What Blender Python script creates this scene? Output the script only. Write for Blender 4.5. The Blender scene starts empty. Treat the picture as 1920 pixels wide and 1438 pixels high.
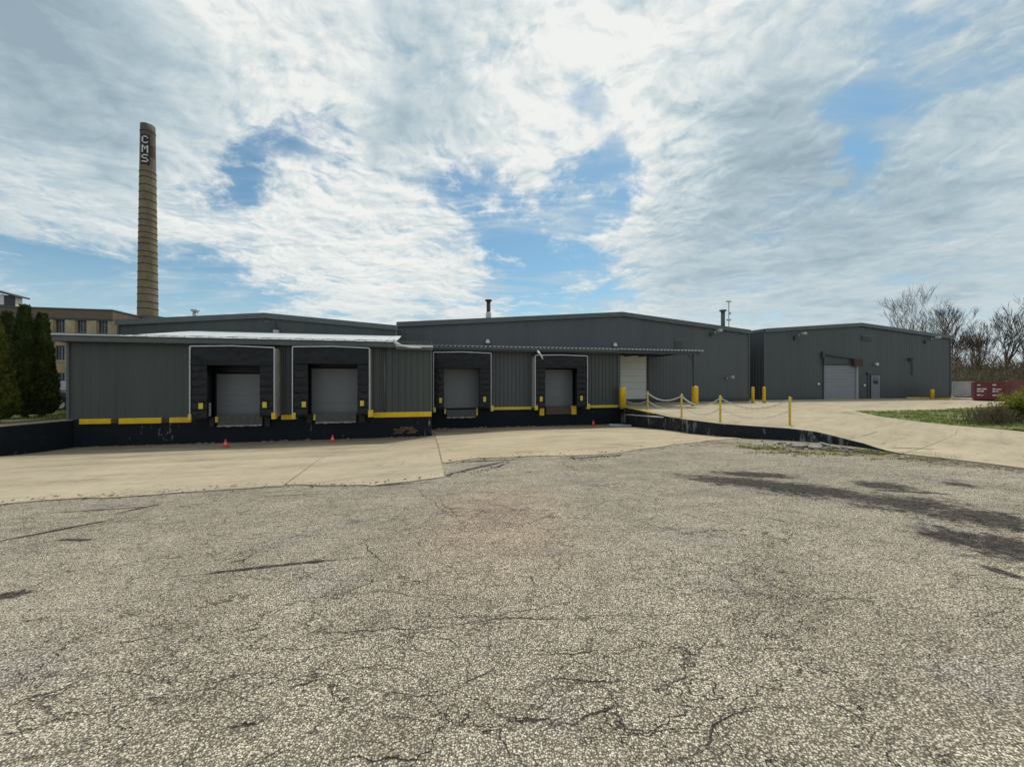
import bpy, bmesh, math, random
from mathutils import Vector, Matrix, noise
from mathutils.geometry import delaunay_2d_cdt
R = math.radians
scene = bpy.context.scene
C = scene.collection

# ------------------------------------------------------------------ camera
CAM_H, FPX, CX, HZ = 1.6, 740.0, 960.0, 715.0
cam_d = bpy.data.cameras.new('camera'); cam = bpy.data.objects.new('camera', cam_d); C.objects.link(cam)
cam.location = (0, 0, CAM_H); cam.rotation_euler = (R(90), 0, 0)
cam_d.sensor_fit = 'HORIZONTAL'; cam_d.sensor_width = 36.0
cam_d.lens = 36.0 * FPX / 1920.0
cam_d.shift_y = -4.0 / 1920.0
cam_d.clip_end = 2000
scene.camera = cam

# ------------------------------------------------------------------ light
SUN_EL, SUN_AZ = R(56), R(28)          # azimuth from +Y (away from the camera) towards +X
scene.view_settings.view_transform = 'Standard'
scene.view_settings.look = 'None'
scene.view_settings.gamma = 1
scene.view_settings.use_curve_mapping = False
scene.view_settings.exposure = 0.0
sun_d = bpy.data.lights.new('sun', 'SUN'); sun = bpy.data.objects.new('sun', sun_d); C.objects.link(sun)
sun_d.energy = 2.5; sun_d.angle = R(8); sun_d.color = (1.0, 0.95, 0.86)
sd = Vector((math.sin(SUN_AZ) * math.cos(SUN_EL), math.cos(SUN_AZ) * math.cos(SUN_EL), math.sin(SUN_EL)))
sun.rotation_euler = sd.to_track_quat('Z', 'Y').to_euler()
sun.location = (0, 0, 60)

world = bpy.data.worlds.new('World'); scene.world = world; world.use_nodes = True


class NT:
    """small helper to wire shader nodes"""
    def __init__(s, tree):
        s.t = tree; s.n = tree.nodes; s.n.clear()

    def node(s, typ, **kw):
        nd = s.n.new(typ)
        for k, v in kw.items():
            setattr(nd, k, v)
        return nd

    def link(s, a, b):
        s.t.links.new(a, b)

    def put(s, sock, val):
        if isinstance(val, bpy.types.NodeSocket):
            s.t.links.new(val, sock)
        elif val is not None:
            sock.default_value = val

    def math(s, op, a, b=None, c=None, clamp=False):
        nd = s.node('ShaderNodeMath', operation=op, use_clamp=clamp)
        s.put(nd.inputs[0], a)
        if b is not None: s.put(nd.inputs[1], b)
        if c is not None: s.put(nd.inputs[2], c)
        return nd.outputs[0]

    def vmath(s, op, a, b=None, out=0):
        nd = s.node('ShaderNodeVectorMath', operation=op)
        s.put(nd.inputs[0], a)
        if b is not None: s.put(nd.inputs[1], b)
        return nd.outputs['Value'] if op in ('DOT_PRODUCT', 'LENGTH', 'DISTANCE') else nd.outputs[0]

    def mix(s, fac, a, b, mode='MIX'):
        nd = s.node('ShaderNodeMix', data_type='RGBA', blend_type=mode)
        s.put(nd.inputs[0], fac); s.put(nd.inputs[6], a); s.put(nd.inputs[7], b)
        return nd.outputs[2]

    def ramp(s, fac, stops, interp='LINEAR'):
        nd = s.node('ShaderNodeValToRGB')
        cr = nd.color_ramp; cr.interpolation = interp
        while len(cr.elements) < len(stops): cr.elements.new(0.5)
        for e, (p, c) in zip(cr.elements, stops):
            e.position = p
            e.color = (c, c, c, 1) if isinstance(c, (int, float)) else (*c, 1)
        s.put(nd.inputs[0], fac)
        return nd.outputs[0]

    def noise(s, vec, scale, detail=4, rough=0.55, dist=0.0, color=False):
        nd = s.node('ShaderNodeTexNoise')
        s.put(nd.inputs['Vector'], vec); nd.inputs['Scale'].default_value = scale
        nd.inputs['Detail'].default_value = detail; nd.inputs['Roughness'].default_value = rough
        nd.inputs['Distortion'].default_value = dist
        return nd.outputs['Color'] if color else nd.outputs[0]

    def voro(s, vec, scale, feature='F1', rnd=1.0):
        nd = s.node('ShaderNodeTexVoronoi', feature=feature)
        s.put(nd.inputs['Vector'], vec); nd.inputs['Scale'].default_value = scale
        nd.inputs['Randomness'].default_value = rnd
        return nd

    def maprange(s, v, a, b, c=0.0, d=1.0, smooth=False):
        nd = s.node('ShaderNodeMapRange', interpolation_type='SMOOTHSTEP' if smooth else 'LINEAR')
        s.put(nd.inputs[0], v)
        for i, x in zip((1, 2, 3, 4), (a, b, c, d)): nd.inputs[i].default_value = x
        return nd.outputs[0]

    def scale(s, vec, sc):
        return s.vmath('MULTIPLY', vec, sc)


def pdir(px, py):
    return Vector(((px - CX) / FPX, 1.0, (HZ - py) / FPX)).normalized()


def build_world():
    w = NT(world.node_tree)
    sky = w.node('ShaderNodeTexSky', sky_type='NISHITA')
    sky.sun_disc = False; sky.sun_elevation = SUN_EL; sky.sun_rotation = SUN_AZ
    sky.air_density = 1.0; sky.dust_density = 0.6; sky.ozone_density = 1.6
    d = w.node('ShaderNodeTexCoord').outputs['Generated']
    sep = w.node('ShaderNodeSeparateXYZ'); w.link(d, sep.inputs[0])
    zz = w.math('ADD', w.math('MAXIMUM', sep.outputs[2], 0.0), 0.13)
    comb = w.node('ShaderNodeCombineXYZ')
    w.link(w.math('DIVIDE', sep.outputs[0], zz), comb.inputs[0])
    w.link(w.math('DIVIDE', sep.outputs[1], zz), comb.inputs[1])
    p = comb.outputs[0]
    # the high cloud runs away to the right in long streaks
    rot = w.node('ShaderNodeMapping'); w.link(p, rot.inputs[0])
    rot.inputs['Rotation'].default_value = (0, 0, R(35)); rot.inputs['Scale'].default_value = (0.75, 1.9, 1.0)
    wn = w.noise(p, 1.5, 4, 0.55, color=True)
    q = w.vmath('ADD', p, w.scale(w.vmath('SUBTRACT', wn, (0.5, 0.5, 0.5)), (0.45, 0.45, 0.0)))
    big = w.noise(q, 2.1, 6, 0.55)
    puff = w.noise(q, 5.5, 10, 0.66)
    # the same billows seen a little nearer the sun: their difference lights one flank of each puff
    tos = w.vmath('NORMALIZE', w.vmath('SUBTRACT', (0.27, 0.52, 0.0), p))
    puff2 = w.noise(w.vmath('ADD', q, w.scale(tos, (0.035, 0.035, 0.0))), 5.5, 8, 0.64)
    big2 = w.noise(w.vmath('ADD', q, w.scale(tos, (0.10, 0.10, 0.0))), 2.1, 4, 0.55)
    streak = w.noise(rot.outputs[0], 1.6, 8, 0.6, 0.6)
    # warped directions, so that the broad arrangement below has torn outlines
    dn = w.noise(d, 3.2, 6, 0.62, color=True)
    dw_ = w.vmath('NORMALIZE', w.vmath('ADD', d, w.scale(w.vmath('SUBTRACT', dn, (0.5, 0.5, 0.5)), (0.52, 0.52, 0.44))))

    def lobes(lst):
        acc = None
        for px, py, r, wt in lst:
            k = 1.0 / (1.0 - math.cos(R(r)))
            e = w.math('EXPONENT', w.math('MULTIPLY', w.math('SUBTRACT', w.vmath('DOT_PRODUCT', dw_, tuple(pdir(px, py))), 1.0), k))
            acc = w.math('MULTIPLY_ADD', e, wt, acc if acc is not None else 0.0)
        return acc
    arr = lobes([(520, 225, 6.5, -.30), (590, 230, 5, -.16), (470, 300, 4, -.22), (620, 290, 5, -.10), (1130, 310, 3.6, -.34), (1140, 250, 3, -.20), (1050, 262, 3, -.16), (1090, 200, 2.5, -.10),
                 (980, 480, 7, -.26), (910, 420, 5, -.18), (1090, 530, 6, -.22), (1010, 400, 3, -.1), (1290, 35, 3.5, -.22), (1350, 60, 2.5, -.08), (50, 430, 7, -.26), (200, 470, 6, -.24), (370, 500, 5.5, -.28), (450, 545, 5, -.16), (30, 480, 5, -.1),
                 (1565, 155, 4, -.28), (1660, 245, 5, -.28), (1790, 50, 6, -.16), (1480, 20, 3.5, -.10), (1700, 150, 3, -.10), (800, 335, 2.6, -.18), (330, 290, 3, -.06), (1730, 20, 4, -.1),
                 (600, 400, 10, .20), (950, 310, 5, .28), (690, 290, 6, .18), (1210, 110, 9, .22), (450, 60, 10, .20), (430, 170, 4, .14), (760, 470, 9, .18), (120, 150, 14, .24), (1240, 380, 7, .20),
                 (140, 330, 8, .16), (1000, 100, 8, .18), (1550, 420, 20, .20), (1300, 230, 8, .16), (525, 145, 2.4, .20), (780, 170, 8, .14), (1450, 250, 8, .12), (1880, 250, 9, .10), (1400, 120, 7, .1), (720, 30, 9, .1)])
    bright = lobes([(700, 390, 13, .20), (950, 310, 7, .22), (500, 80, 9, .24), (1050, 90, 12, .24), (1200, 170, 8, .20), (330, 330, 8, .16), (640, 480, 10, .10), (1250, 370, 5, .16), (150, 300, 6, .1),
                    (110, 130, 11, -.44), (800, 200, 8, -.40), (1480, 300, 13, -.22), (1700, 480, 18, -.22), (1750, 120, 13, -.22), (60, 40, 9, -.10), (420, 130, 3, -.14), (1350, 480, 9, -.12), (720, 60, 4, -.12)])
    dens = w.math('ADD', w.math('MULTIPLY_ADD', puff, 0.74, w.math('MULTIPLY', big, 0.90)), w.math('MULTIPLY_ADD', arr, 0.72, -0.275))
    cover = w.maprange(dens, 0.40, 0.66, 0.0, 1.0, True)
    veil = w.maprange(w.math('MULTIPLY_ADD', arr, 0.45, streak), 0.35, 0.63, 0.08, 0.85, True)
    low = w.maprange(sep.outputs[2], 0.02, 0.26, 0.55, 0.0, True)
    thick = w.maprange(dens, 0.62, 0.95, 0.0, 1.0, True)
    emb = w.math('ADD', w.math('MULTIPLY', w.math('SUBTRACT', puff, puff2), 2.5), w.math('MULTIPLY', w.math('SUBTRACT', big, big2), 1.3))
    emb = w.math('MULTIPLY', emb, w.maprange(sep.outputs[2], 0.06, 0.38, 0.22, 1.0, True))
    lum = w.math('ADD', w.math('ADD', w.math('MULTIPLY_ADD', w.math('MULTIPLY', emb, w.math('MAXIMUM', w.math('MULTIPLY_ADD', bright, 1.4, 0.85), 0.5)), 1.0, 0.68), bright), w.math('MULTIPLY', thick, -0.28))
    lum = w.math('ADD', lum, w.math('MULTIPLY', w.math('SUBTRACT', streak, 0.5), 0.5))
    ccol = w.ramp(lum, [(0.0, (3.1, 4.1, 4.75)), (0.28, (4.4, 5.5, 6.1)), (0.52, (6.0, 6.85, 7.1)), (0.78, (7.6, 8.05, 8.0)), (1.0, (8.9, 9.0, 8.7))])
    vcol = w.ramp(w.math('ADD', w.math('MULTIPLY_ADD', bright, 0.8, 0.45), w.math('MULTIPLY', w.math('SUBTRACT', streak, 0.5), 0.9)), [(0.0, (3.2, 4.5, 5.6)), (0.5, (4.9, 6.05, 6.8)), (1.0, (7.6, 8.1, 8.2))])
    horizon = (6.2, 7.1, 7.6, 1)
    skyc = w.mix(1.0, sky.outputs[0], (0.74, 1.04, 1.04, 1), 'MULTIPLY')
    c1 = w.mix(veil, skyc, vcol)
    c2 = w.mix(low, c1, horizon)
    c3 = w.mix(w.math('MULTIPLY', cover, 0.95), c2, ccol)
    bg = w.node('ShaderNodeBackground'); w.link(c3, bg.inputs[0]); bg.inputs[1].default_value = 0.1
    out = w.node('ShaderNodeOutputWorld'); w.link(bg.outputs[0], out.inputs[0])


build_world()

# ------------------------------------------------------------------ materials
_mats = {}


def M(name, c1, c2=None, scale=3.0, rough=0.7, metal=0.0, bump=0.0, bscale=40.0, stretch=(1, 1, 1), detail=5, spec=0.4,
      grime=0.0, lo=0.3, hi=0.7):
    if name in _mats: return _mats[name]
    m = bpy.data.materials.new(name); m.use_nodes = True
    t = NT(m.node_tree)
    geo = t.node('ShaderNodeTexCoord').outputs['Object']
    vec = t.scale(geo, stretch)
    b = t.node('ShaderNodeBsdfPrincipled')
    if c2 is None: c2 = tuple(x * 0.8 for x in c1)
    f = t.maprange(t.noise(vec, scale, detail, 0.6), lo, hi)
    col = t.mix(f, (*c1, 1), (*c2, 1))
    if grime:
        g = t.maprange(t.noise(vec, scale * 4.7, 6, 0.7), 0.55, 0.75, 0, grime)
        col = t.mix(g, col, (0.10, 0.085, 0.065, 1))
    t.link(col, b.inputs['Base Color'])
    b.inputs['Roughness'].default_value = rough; b.inputs['Metallic'].default_value = metal
    b.inputs['Specular IOR Level'].default_value = spec
    if bump:
        bn = t.node('ShaderNodeBump'); bn.inputs['Strength'].default_value = 1.0; bn.inputs['Distance'].default_value = bump
        t.link(t.noise(geo, bscale, 4, 0.6), bn.inputs['Height']); t.link(bn.outputs[0], b.inputs['Normal'])
    o = t.node('ShaderNodeOutputMaterial'); t.link(b.outputs[0], o.inputs[0])
    _mats[name] = m
    return m


VERT = (1.0, 1.0, 0.08)
clad_green = M('charcoal_green_cladding', (0.066, 0.076, 0.072), (0.050, 0.058, 0.058), 1.6, 0.45, stretch=VERT, grime=0.28)
clad_dark = M('dark_charcoal_cladding', (0.066, 0.076, 0.084), (0.052, 0.061, 0.066), 1.2, 0.45, stretch=VERT, grime=0.22)
clad_blue = M('charcoal_cladding', (0.080, 0.090, 0.097), (0.064, 0.073, 0.078), 1.2, 0.45, stretch=VERT, grime=0.22)
trim_grey = M('painted_grey_trim', (0.10, 0.115, 0.115), (0.075, 0.085, 0.087), 2.0, 0.4, grime=0.2)
white_roof = M('white_roof_metal', (0.72, 0.74, 0.74), (0.55, 0.57, 0.58), 2.5, 0.45, grime=0.25)
galv = M('galvanised_metal', (0.50, 0.52, 0.53), (0.34, 0.35, 0.36), 5.0, 0.4, 0.4, grime=0.3)
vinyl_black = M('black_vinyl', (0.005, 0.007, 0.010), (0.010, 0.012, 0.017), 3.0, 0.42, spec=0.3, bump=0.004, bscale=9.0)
vinyl_white = M('weathered_white_vinyl', (0.52, 0.51, 0.48), (0.36, 0.35, 0.33), 3.5, 0.6, stretch=(1, 1, 0.3), grime=0.5, bump=0.003, bscale=14)
white_paint = M('white_painted_metal', (0.55, 0.56, 0.58), (0.42, 0.43, 0.45), 6.0, 0.4, grime=0.2)
door_grey = M('grey_dock_door', (0.17, 0.184, 0.20), (0.148, 0.162, 0.178), 1.5, 0.4, grime=0.08)
roller_grey = M('grey_roller_door', (0.25, 0.265, 0.29), (0.215, 0.23, 0.252), 1.5, 0.42, grime=0.06)
door_white = M('white_dock_door', (0.74, 0.75, 0.71), (0.66, 0.67, 0.63), 1.2, 0.4, grime=0.12)
yellow = M('yellow_paint', (0.80, 0.52, 0.012), (0.66, 0.41, 0.015), 5.0, 0.4, grime=0.45)
yellow_pale = M('faded_yellow_paint', (0.72, 0.56, 0.07), (0.58, 0.42, 0.06), 6.0, 0.5, grime=0.3)
steel_dark = M('worn_dark_steel', (0.06, 0.063, 0.068), (0.10, 0.10, 0.10), 6.0, 0.5, 0.3, grime=0.4)
steel_worn = M('bright_worn_steel', (0.42, 0.42, 0.41), (0.18, 0.17, 0.16), 9.0, 0.4, 0.6)
rubber = M('black_rubber', (0.018, 0.018, 0.019), (0.028, 0.027, 0.026), 8.0, 0.75)
rust = M('rusty_metal', (0.09, 0.05, 0.033), (0.05, 0.035, 0.03), 8.0, 0.8)
wood_old = M('old_brown_wood', (0.12, 0.085, 0.06), (0.07, 0.05, 0.038), 5.0, 0.85, stretch=(1, 1, 6))
cone_red = M('red_orange_plastic', (0.72, 0.055, 0.03), (0.55, 0.04, 0.03), 8.0, 0.5)
cone_highlight = M('cone_pink_highlight', (0.72, 0.28, 0.24), (0.6, 0.22, 0.2), 8.0, 0.5)
maroon = M('maroon_steel', (0.19, 0.034, 0.040), (0.13, 0.026, 0.032), 2.5, 0.5, grime=0.3)
maroon_faded = M('faded_maroon_steel', (0.26, 0.085, 0.088), (0.20, 0.062, 0.066), 2.0, 0.55, grime=0.2)
grey_box = M('pale_grey_steel', (0.55, 0.56, 0.56), (0.42, 0.43, 0.44), 1.5, 0.5, grime=0.3)
letter_white = M('white_lettering', (0.80, 0.80, 0.78), (0.68, 0.68, 0.66), 6.0, 0.6)
glass_dark = M('dark_window_glass', (0.025, 0.035, 0.05), (0.05, 0.065, 0.085), 0.5, 0.08, spec=0.6)
frame_dark = M('dark_window_frame', (0.05, 0.055, 0.06), (0.035, 0.04, 0.045), 4.0, 0.5)
lamp_glass = M('frosted_lamp_lens', (0.72, 0.74, 0.72), (0.6, 0.62, 0.6), 4.0, 0.25)
bark = M('grey_brown_bark', (0.12, 0.092, 0.074), (0.08, 0.06, 0.05), 6.0, 0.9)
bark_red = M('reddish_bark', (0.13, 0.083, 0.066), (0.085, 0.055, 0.046), 6.0, 0.9)
car_paint = M('black_car_paint', (0.012, 0.013, 0.016), (0.016, 0.017, 0.02), 2.0, 0.18, spec=0.6)
rim_metal = M('wheel_metal', (0.45, 0.46, 0.47), (0.35, 0.36, 0.37), 5.0, 0.3, 0.7)
brown_sheet = M('brown_parapet_sheet', (0.16, 0.115, 0.08), (0.125, 0.09, 0.065), 1.5, 0.6, grime=0.2)
stone_sill = M('pale_stone', (0.36, 0.31, 0.24), (0.28, 0.24, 0.18), 2.0, 0.8)
black_board = M('black_painted_brick', (0.018, 0.018, 0.022), (0.03, 0.03, 0.034), 2.0, 0.8)
red_board = M('faded_red_paint', (0.11, 0.045, 0.032), (0.06, 0.04, 0.035), 1.2, 0.85)
rubble_mat = M('broken_concrete', (0.30, 0.27, 0.22), (0.17, 0.15, 0.125), 7.0, 0.95)
glass_blue = M('old_window_glass', (0.05, 0.07, 0.10), (0.16, 0.19, 0.22), 1.6, 0.1, spec=0.6)
sunlit_white = M('sunlit_white_paint', (0.75, 0.68, 0.52), (0.65, 0.58, 0.45), 2.0, 0.8)  # white paint with the warm sunlight put into its colour
tar_mat = M('broken_asphalt', (0.055, 0.05, 0.048), (0.10, 0.092, 0.082), 9.0, 0.95)
brick_red = M('old_red_brick', (0.19, 0.115, 0.065), (0.05, 0.04, 0.032), 5.0, 0.9)
rope_mat = M('dull_white_chain', (0.62, 0.60, 0.54), (0.48, 0.46, 0.41), 9.0, 0.6)


def foliage(name, c1, c2, c3, scale=1.5):
    m = bpy.data.materials.new(name); m.use_nodes = True
    t = NT(m.node_tree)
    geo = t.node('ShaderNodeTexCoord').outputs['Object']
    n1 = t.noise(geo, scale, 3, 0.6); n2 = t.noise(geo, scale * 9, 3, 0.6)
    v = t.math('ADD', t.math('MULTIPLY', n1, 0.6), t.math('MULTIPLY', n2, 0.4))
    col = t.ramp(v, [(0.32, c1), (0.5, c2), (0.68, c3)])
    b = t.node('ShaderNodeBsdfPrincipled'); t.link(col, b.inputs['Base Color']); b.inputs['Roughness'].default_value = 0.65
    b.inputs['Specular IOR Level'].default_value = 0.25
    tr = t.node('ShaderNodeBsdfTranslucent'); t.link(t.mix(1.0, col, (1.1, 1.15, 0.6, 1), 'MULTIPLY'), tr.inputs[0])
    mx = t.node('ShaderNodeMixShader'); mx.inputs[0].default_value = 0.22
    t.link(b.outputs[0], mx.inputs[1]); t.link(tr.outputs[0], mx.inputs[2])
    o = t.node('ShaderNodeOutputMaterial'); t.link(mx.outputs[0], o.inputs[0])
    return m


arbor_dark = foliage('arborvitae_dark_green', (0.024, 0.036, 0.012), (0.048, 0.066, 0.019), (0.10, 0.115, 0.030), 2.4)
arbor_light = foliage('arborvitae_yellow_green', (0.034, 0.046, 0.013), (0.072, 0.088, 0.021), (0.16, 0.155, 0.034), 2.4)
shrub_leaf = foliage('shrub_yellow_green', (0.09, 0.11, 0.018), (0.19, 0.20, 0.028), (0.32, 0.29, 0.04), 2.0)
grass_mat = foliage('grass_blades', (0.10, 0.16, 0.02), (0.17, 0.22, 0.032), (0.29, 0.27, 0.07), 0.6)
dry_mat = foliage('dry_stalks', (0.09, 0.075, 0.045), (0.15, 0.125, 0.075), (0.21, 0.18, 0.11), 0.6)
thicket_mat = foliage('brown_thicket', (0.085, 0.056, 0.046), (0.15, 0.098, 0.078), (0.22, 0.15, 0.118), 0.12)
thicket_green = foliage('olive_thicket', (0.07, 0.066, 0.042), (0.115, 0.10, 0.066), (0.17, 0.14, 0.095), 0.15)


def mat_asphalt():
    m = bpy.data.materials.new('worn_asphalt'); m.use_nodes = True
    t = NT(m.node_tree)
    P = t.node('ShaderNodeNewGeometry').outputs['Position']
    # aggregate
    wp = t.vmath('ADD', P, t.scale(t.vmath('SUBTRACT', t.noise(P, 60, 2, 0.5, color=True), (0.5, 0.5, 0.5)), (0.006, 0.006, 0.0)))
    v1 = t.voro(wp, 100.0); v2 = t.voro(P, 190.0)
    r1 = t.node('ShaderNodeSeparateColor'); t.link(v1.outputs['Color'], r1.inputs[0])
    r2 = t.node('ShaderNodeSeparateColor'); t.link(v2.outputs['Color'], r2.inputs[0])
    stone = t.ramp(r1.outputs[0], [(0.0, (0.095, 0.082, 0.062)), (0.28, (0.315, 0.266, 0.195)), (0.60, (0.515, 0.442, 0.325)),
                                   (0.86, (0.725, 0.635, 0.48)), (1.0, (0.92, 0.86, 0.70))])
    stone2 = t.ramp(r2.outputs[1], [(0.0, (0.12, 0.102, 0.075)), (0.5, (0.375, 0.318, 0.235)), (1.0, (0.74, 0.66, 0.50))])
    stone = t.mix(0.36, stone, stone2)
    edge = t.maprange(v1.outputs['Distance'], 0.32, 0.62, 0.0, 0.80, True)
    col = t.mix(edge, stone, (0.050, 0.044, 0.035, 1))
    # broad tone
    n1 = t.noise(P, 0.22, 4, 0.55); n2 = t.noise(P, 1.1, 6, 0.62); n3 = t.noise(P, 6.0, 4, 0.6)
    tone = t.math('ADD', t.math('MULTIPLY', n1, 0.5), t.math('ADD', t.math('MULTIPLY', n2, 0.8), t.math('MULTIPLY', n3, 0.55)))
    k = t.maprange(tone, 0.60, 1.30, 0.94, 1.80)
    kc = t.node('ShaderNodeCombineXYZ')
    for i in range(3): t.link(k, kc.inputs[i])
    col = t.mix(1.0, col, kc.outputs[0], 'MULTIPLY')
    pt = t.maprange(t.noise(t.scale(P, (0.8, 1.3, 1)), 0.9, 7, 0.7, 0.8), 0.52, 0.62, 0.0, 0.30, True)
    col = t.mix(pt, col, t.mix(1.0, col, (0.55, 0.53, 0.52, 1), 'MULTIPLY'))
    # faint warm and cool tints
    sepP = t.node('ShaderNodeSeparateXYZ'); t.link(P, sepP.inputs[0])
    X, Y = sepP.outputs[0], sepP.outputs[1]

    def ell(cx, cy, rx, ry, ang=0.0, X=X, Y=Y):
        ca, sa = math.cos(ang), math.sin(ang)
        dx = t.math('SUBTRACT', X, cx); dy = t.math('SUBTRACT', Y, cy)
        a = t.math('ADD', t.math('MULTIPLY', dx, ca / rx), t.math('MULTIPLY', dy, sa / rx))
        b = t.math('ADD', t.math('MULTIPLY', dx, -sa / ry), t.math('MULTIPLY', dy, ca / ry))
        d = t.math('SQRT', t.math('ADD', t.math('MULTIPLY', a, a), t.math('MULTIPLY', b, b)))
        return d
    pink = t.math('MULTIPLY', t.maprange(t.math('MULTIPLY_ADD', n2, 0.7, ell(-0.2, 5.0, 1.0, 2.0)), 0.7, 1.7, 1.0, 0.0, True), 0.42)
    col = t.mix(pink, col, t.mix(1.0, col, (1.16, 0.93, 0.90, 1), 'MULTIPLY'))
    cool = t.maprange(t.noise(P, 0.75, 3, 0.5), 0.56, 0.66, 0.0, 0.55, True)
    col = t.mix(cool, col, t.mix(1.0, col, (0.86, 0.86, 1.0, 1), 'MULTIPLY'))
    # old tar stains (shapes of their own)
    nw = t.noise(P, 1.0, 7, 0.68); nf = t.noise(P, 7.0, 5, 0.7)
    def seg(x0, y0, x1, y1, hw):                    # a long stain between two spots measured on the lot
        a = hit(x0, y0, lot_z); b = hit(x1, y1, lot_z)
        return ((a[0] + b[0]) / 2, (a[1] + b[1]) / 2, math.hypot(b[0] - a[0], b[1] - a[1]) / 2 * 1.12, hw * (1.7 if hw > .11 else 1.0), math.atan2(b[1] - a[1], b[0] - a[0]))
    stains = [seg(1285, 893, 1480, 911, .26), seg(1400, 906, 1650, 936, .32), seg(1580, 936, 1820, 952, .34), seg(1740, 946, 1930, 996, .32), seg(1340, 886, 1480, 893, .20),
              seg(1725, 997, 1870, 1018, .22), seg(1800, 1010, 2000, 1050, .30), seg(1595, 904, 1710, 917, .20), seg(1650, 919, 1765, 925, .10), seg(1770, 903, 1830, 915, .12), seg(1840, 1060, 1930, 1090, .06),
              seg(120, 1012, 178, 1012, .05), seg(90, 962, 300, 948, .03), seg(230, 960, 300, 945, .05), seg(-20, 1018, 190, 978, .05), seg(-20, 1120, 60, 1110, .09), seg(505, 930, 590, 926, .03),
              seg(390, 1075, 680, 1045, .035), seg(838, 890, 960, 862, .09), seg(850, 868, 960, 862, .07), seg(1070, 860, 1165, 853, .10), seg(690, 912, 790, 905, .05), seg(1380, 838, 1520, 850, .07)]
    st = None
    for s_ in stains:
        d = ell(*s_)
        d = t.math('ADD', d, t.math('MULTIPLY', t.math('SUBTRACT', nw, 0.5), 1.5))
        d = t.math('ADD', d, t.math('MULTIPLY', t.math('SUBTRACT', nf, 0.5), 2.4))
        f = t.maprange(d, 0.62, 1.30, 1.0, 0.0, True)
        st = f if st is None else t.math('MAXIMUM', st, f)
    col = t.mix(t.math('MULTIPLY', st, 0.93), col, t.mix(t.maprange(t.noise(P, 16, 5, 0.75), 0.42, 0.68, 0.0, 0.36), (0.018, 0.015, 0.017, 1), col))
    # cracks
    def cracks(sc, seed, width, mlo, mhi, wamp):
        wv = t.scale(t.vmath('SUBTRACT', t.noise(t.vmath('ADD', P, (seed, seed * 0.7, 0)), 1.4, 5, 0.65, color=True), (0.5, 0.5, 0.5)), (wamp, wamp, 0))
        pv = t.vmath('ADD', t.vmath('ADD', t.scale(P, (sc * 0.55, sc * 1.25, 0.0)), wv), (seed * 3.1, seed, 0))
        v = t.voro(pv, 1.0, 'DISTANCE_TO_EDGE')
        w_ = t.math('MULTIPLY', t.maprange(t.noise(P, 2.3, 3, 0.6), 0.3, 0.7, 0.3, 1.5), width * sc)
        line = t.math('SUBTRACT', 1.0, t.math('DIVIDE', v.outputs['Distance'], w_), clamp=True)
        msk = t.maprange(t.noise(t.vmath('ADD', P, (seed * 5, 3, 0)), 0.8, 3, 0.6), mlo, mhi, 0.0, 1.0, True)
        return t.math('MULTIPLY', t.math('POWER', line, 0.6), msk)
    c1 = cracks(0.75, 1.0, 0.0055, 0.38, 0.52, 1.1)
    c2 = cracks(1.7, 4.0, 0.0036, 0.36, 0.50, 0.9)
    c3 = cracks(0.40, 9.0, 0.0075, 0.34, 0.48, 1.3)
    c4 = t.math('MULTIPLY', cracks(3.4, 13.0, 0.0030, 0.40, 0.54, 0.8), 0.75)
    c2 = t.math('MAXIMUM', c2, c4)
    # single long cracks, lying where the lot shows them
    wl = t.scale(t.vmath('SUBTRACT', t.noise(P, 1.7, 6, 0.6, color=True), (0.5, 0.5, 0.5)), (0.34, 0.34, 0))
    sw = t.node('ShaderNodeSeparateXYZ'); t.link(t.vmath('ADD', P, wl), sw.inputs[0])
    lc = None
    for c_ in [(850, 1170, 1130, 1150), (935, 1345, 1060, 1358), (1040, 1358, 1190, 1318), (850, 1350, 880, 1320), (860, 1290, 940, 1262), (1000, 1285, 1190, 1275), (1000, 1240, 1140, 1222),
               (610, 1128, 720, 1082), (-10, 1128, 140, 1066), (-10, 1325, 215, 1258), (265, 1258, 350, 1230), (205, 1208, 305, 1188), (350, 1288, 500, 1258), (525, 1296, 640, 1258),
               (400, 1360, 530, 1330), (775, 912, 850, 972), (820, 930, 868, 985), (670, 1010, 730, 1062), (980, 1075, 1000, 1100), (60, 1010, 320, 955), (430, 1010, 700, 965), (1080, 905, 1320, 950),
               (1290, 1400, 1420, 1330), (620, 1430, 840, 1400), (1500, 1290, 1640, 1350), (1380, 960, 1500, 985), (560, 1190, 850, 1172), (1440, 862, 1700, 905)]:
        f = t.maprange(ell(*seg(*c_, .008), X=sw.outputs[0], Y=sw.outputs[1]), 0.35, 1.0, 1.0, 0.0)
        lc = f if lc is None else t.math('MAXIMUM', lc, f)
    cr = t.math('MAXIMUM', t.math('MAXIMUM', t.math('MAXIMUM', c1, lc), t.math('MULTIPLY', c2, 0.8)), c3)
    col = t.mix(t.math('MULTIPLY', cr, 0.88), col, (0.022, 0.02, 0.018, 1))
    # dirt along the driveway edge and below the ramp wall
    dr = None
    for s_ in [(9.6, 9.2, 2.4, 0.45, R(-50)), (8.4, 11.0, 1.9, 0.5, R(-28)), (6.8, 13.0, 1.2, 0.5, R(-40)), (10.3, 7.6, 2.0, 0.5, R(-40))]:
        d = t.math('ADD', ell(*s_), t.math('MULTIPLY', t.math('SUBTRACT', nw, 0.5), 1.5))
        f = t.maprange(d, 0.6, 1.3, 1.0, 0.0, True)
        dr = f if dr is None else t.math('MAXIMUM', dr, f)
    dirt = t.ramp(t.noise(P, 3.2, 8, 0.75), [(0.34, (0.06, 0.052, 0.035)), (0.5, (0.24, 0.185, 0.115)), (0.64, (0.38, 0.29, 0.19))])
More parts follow.
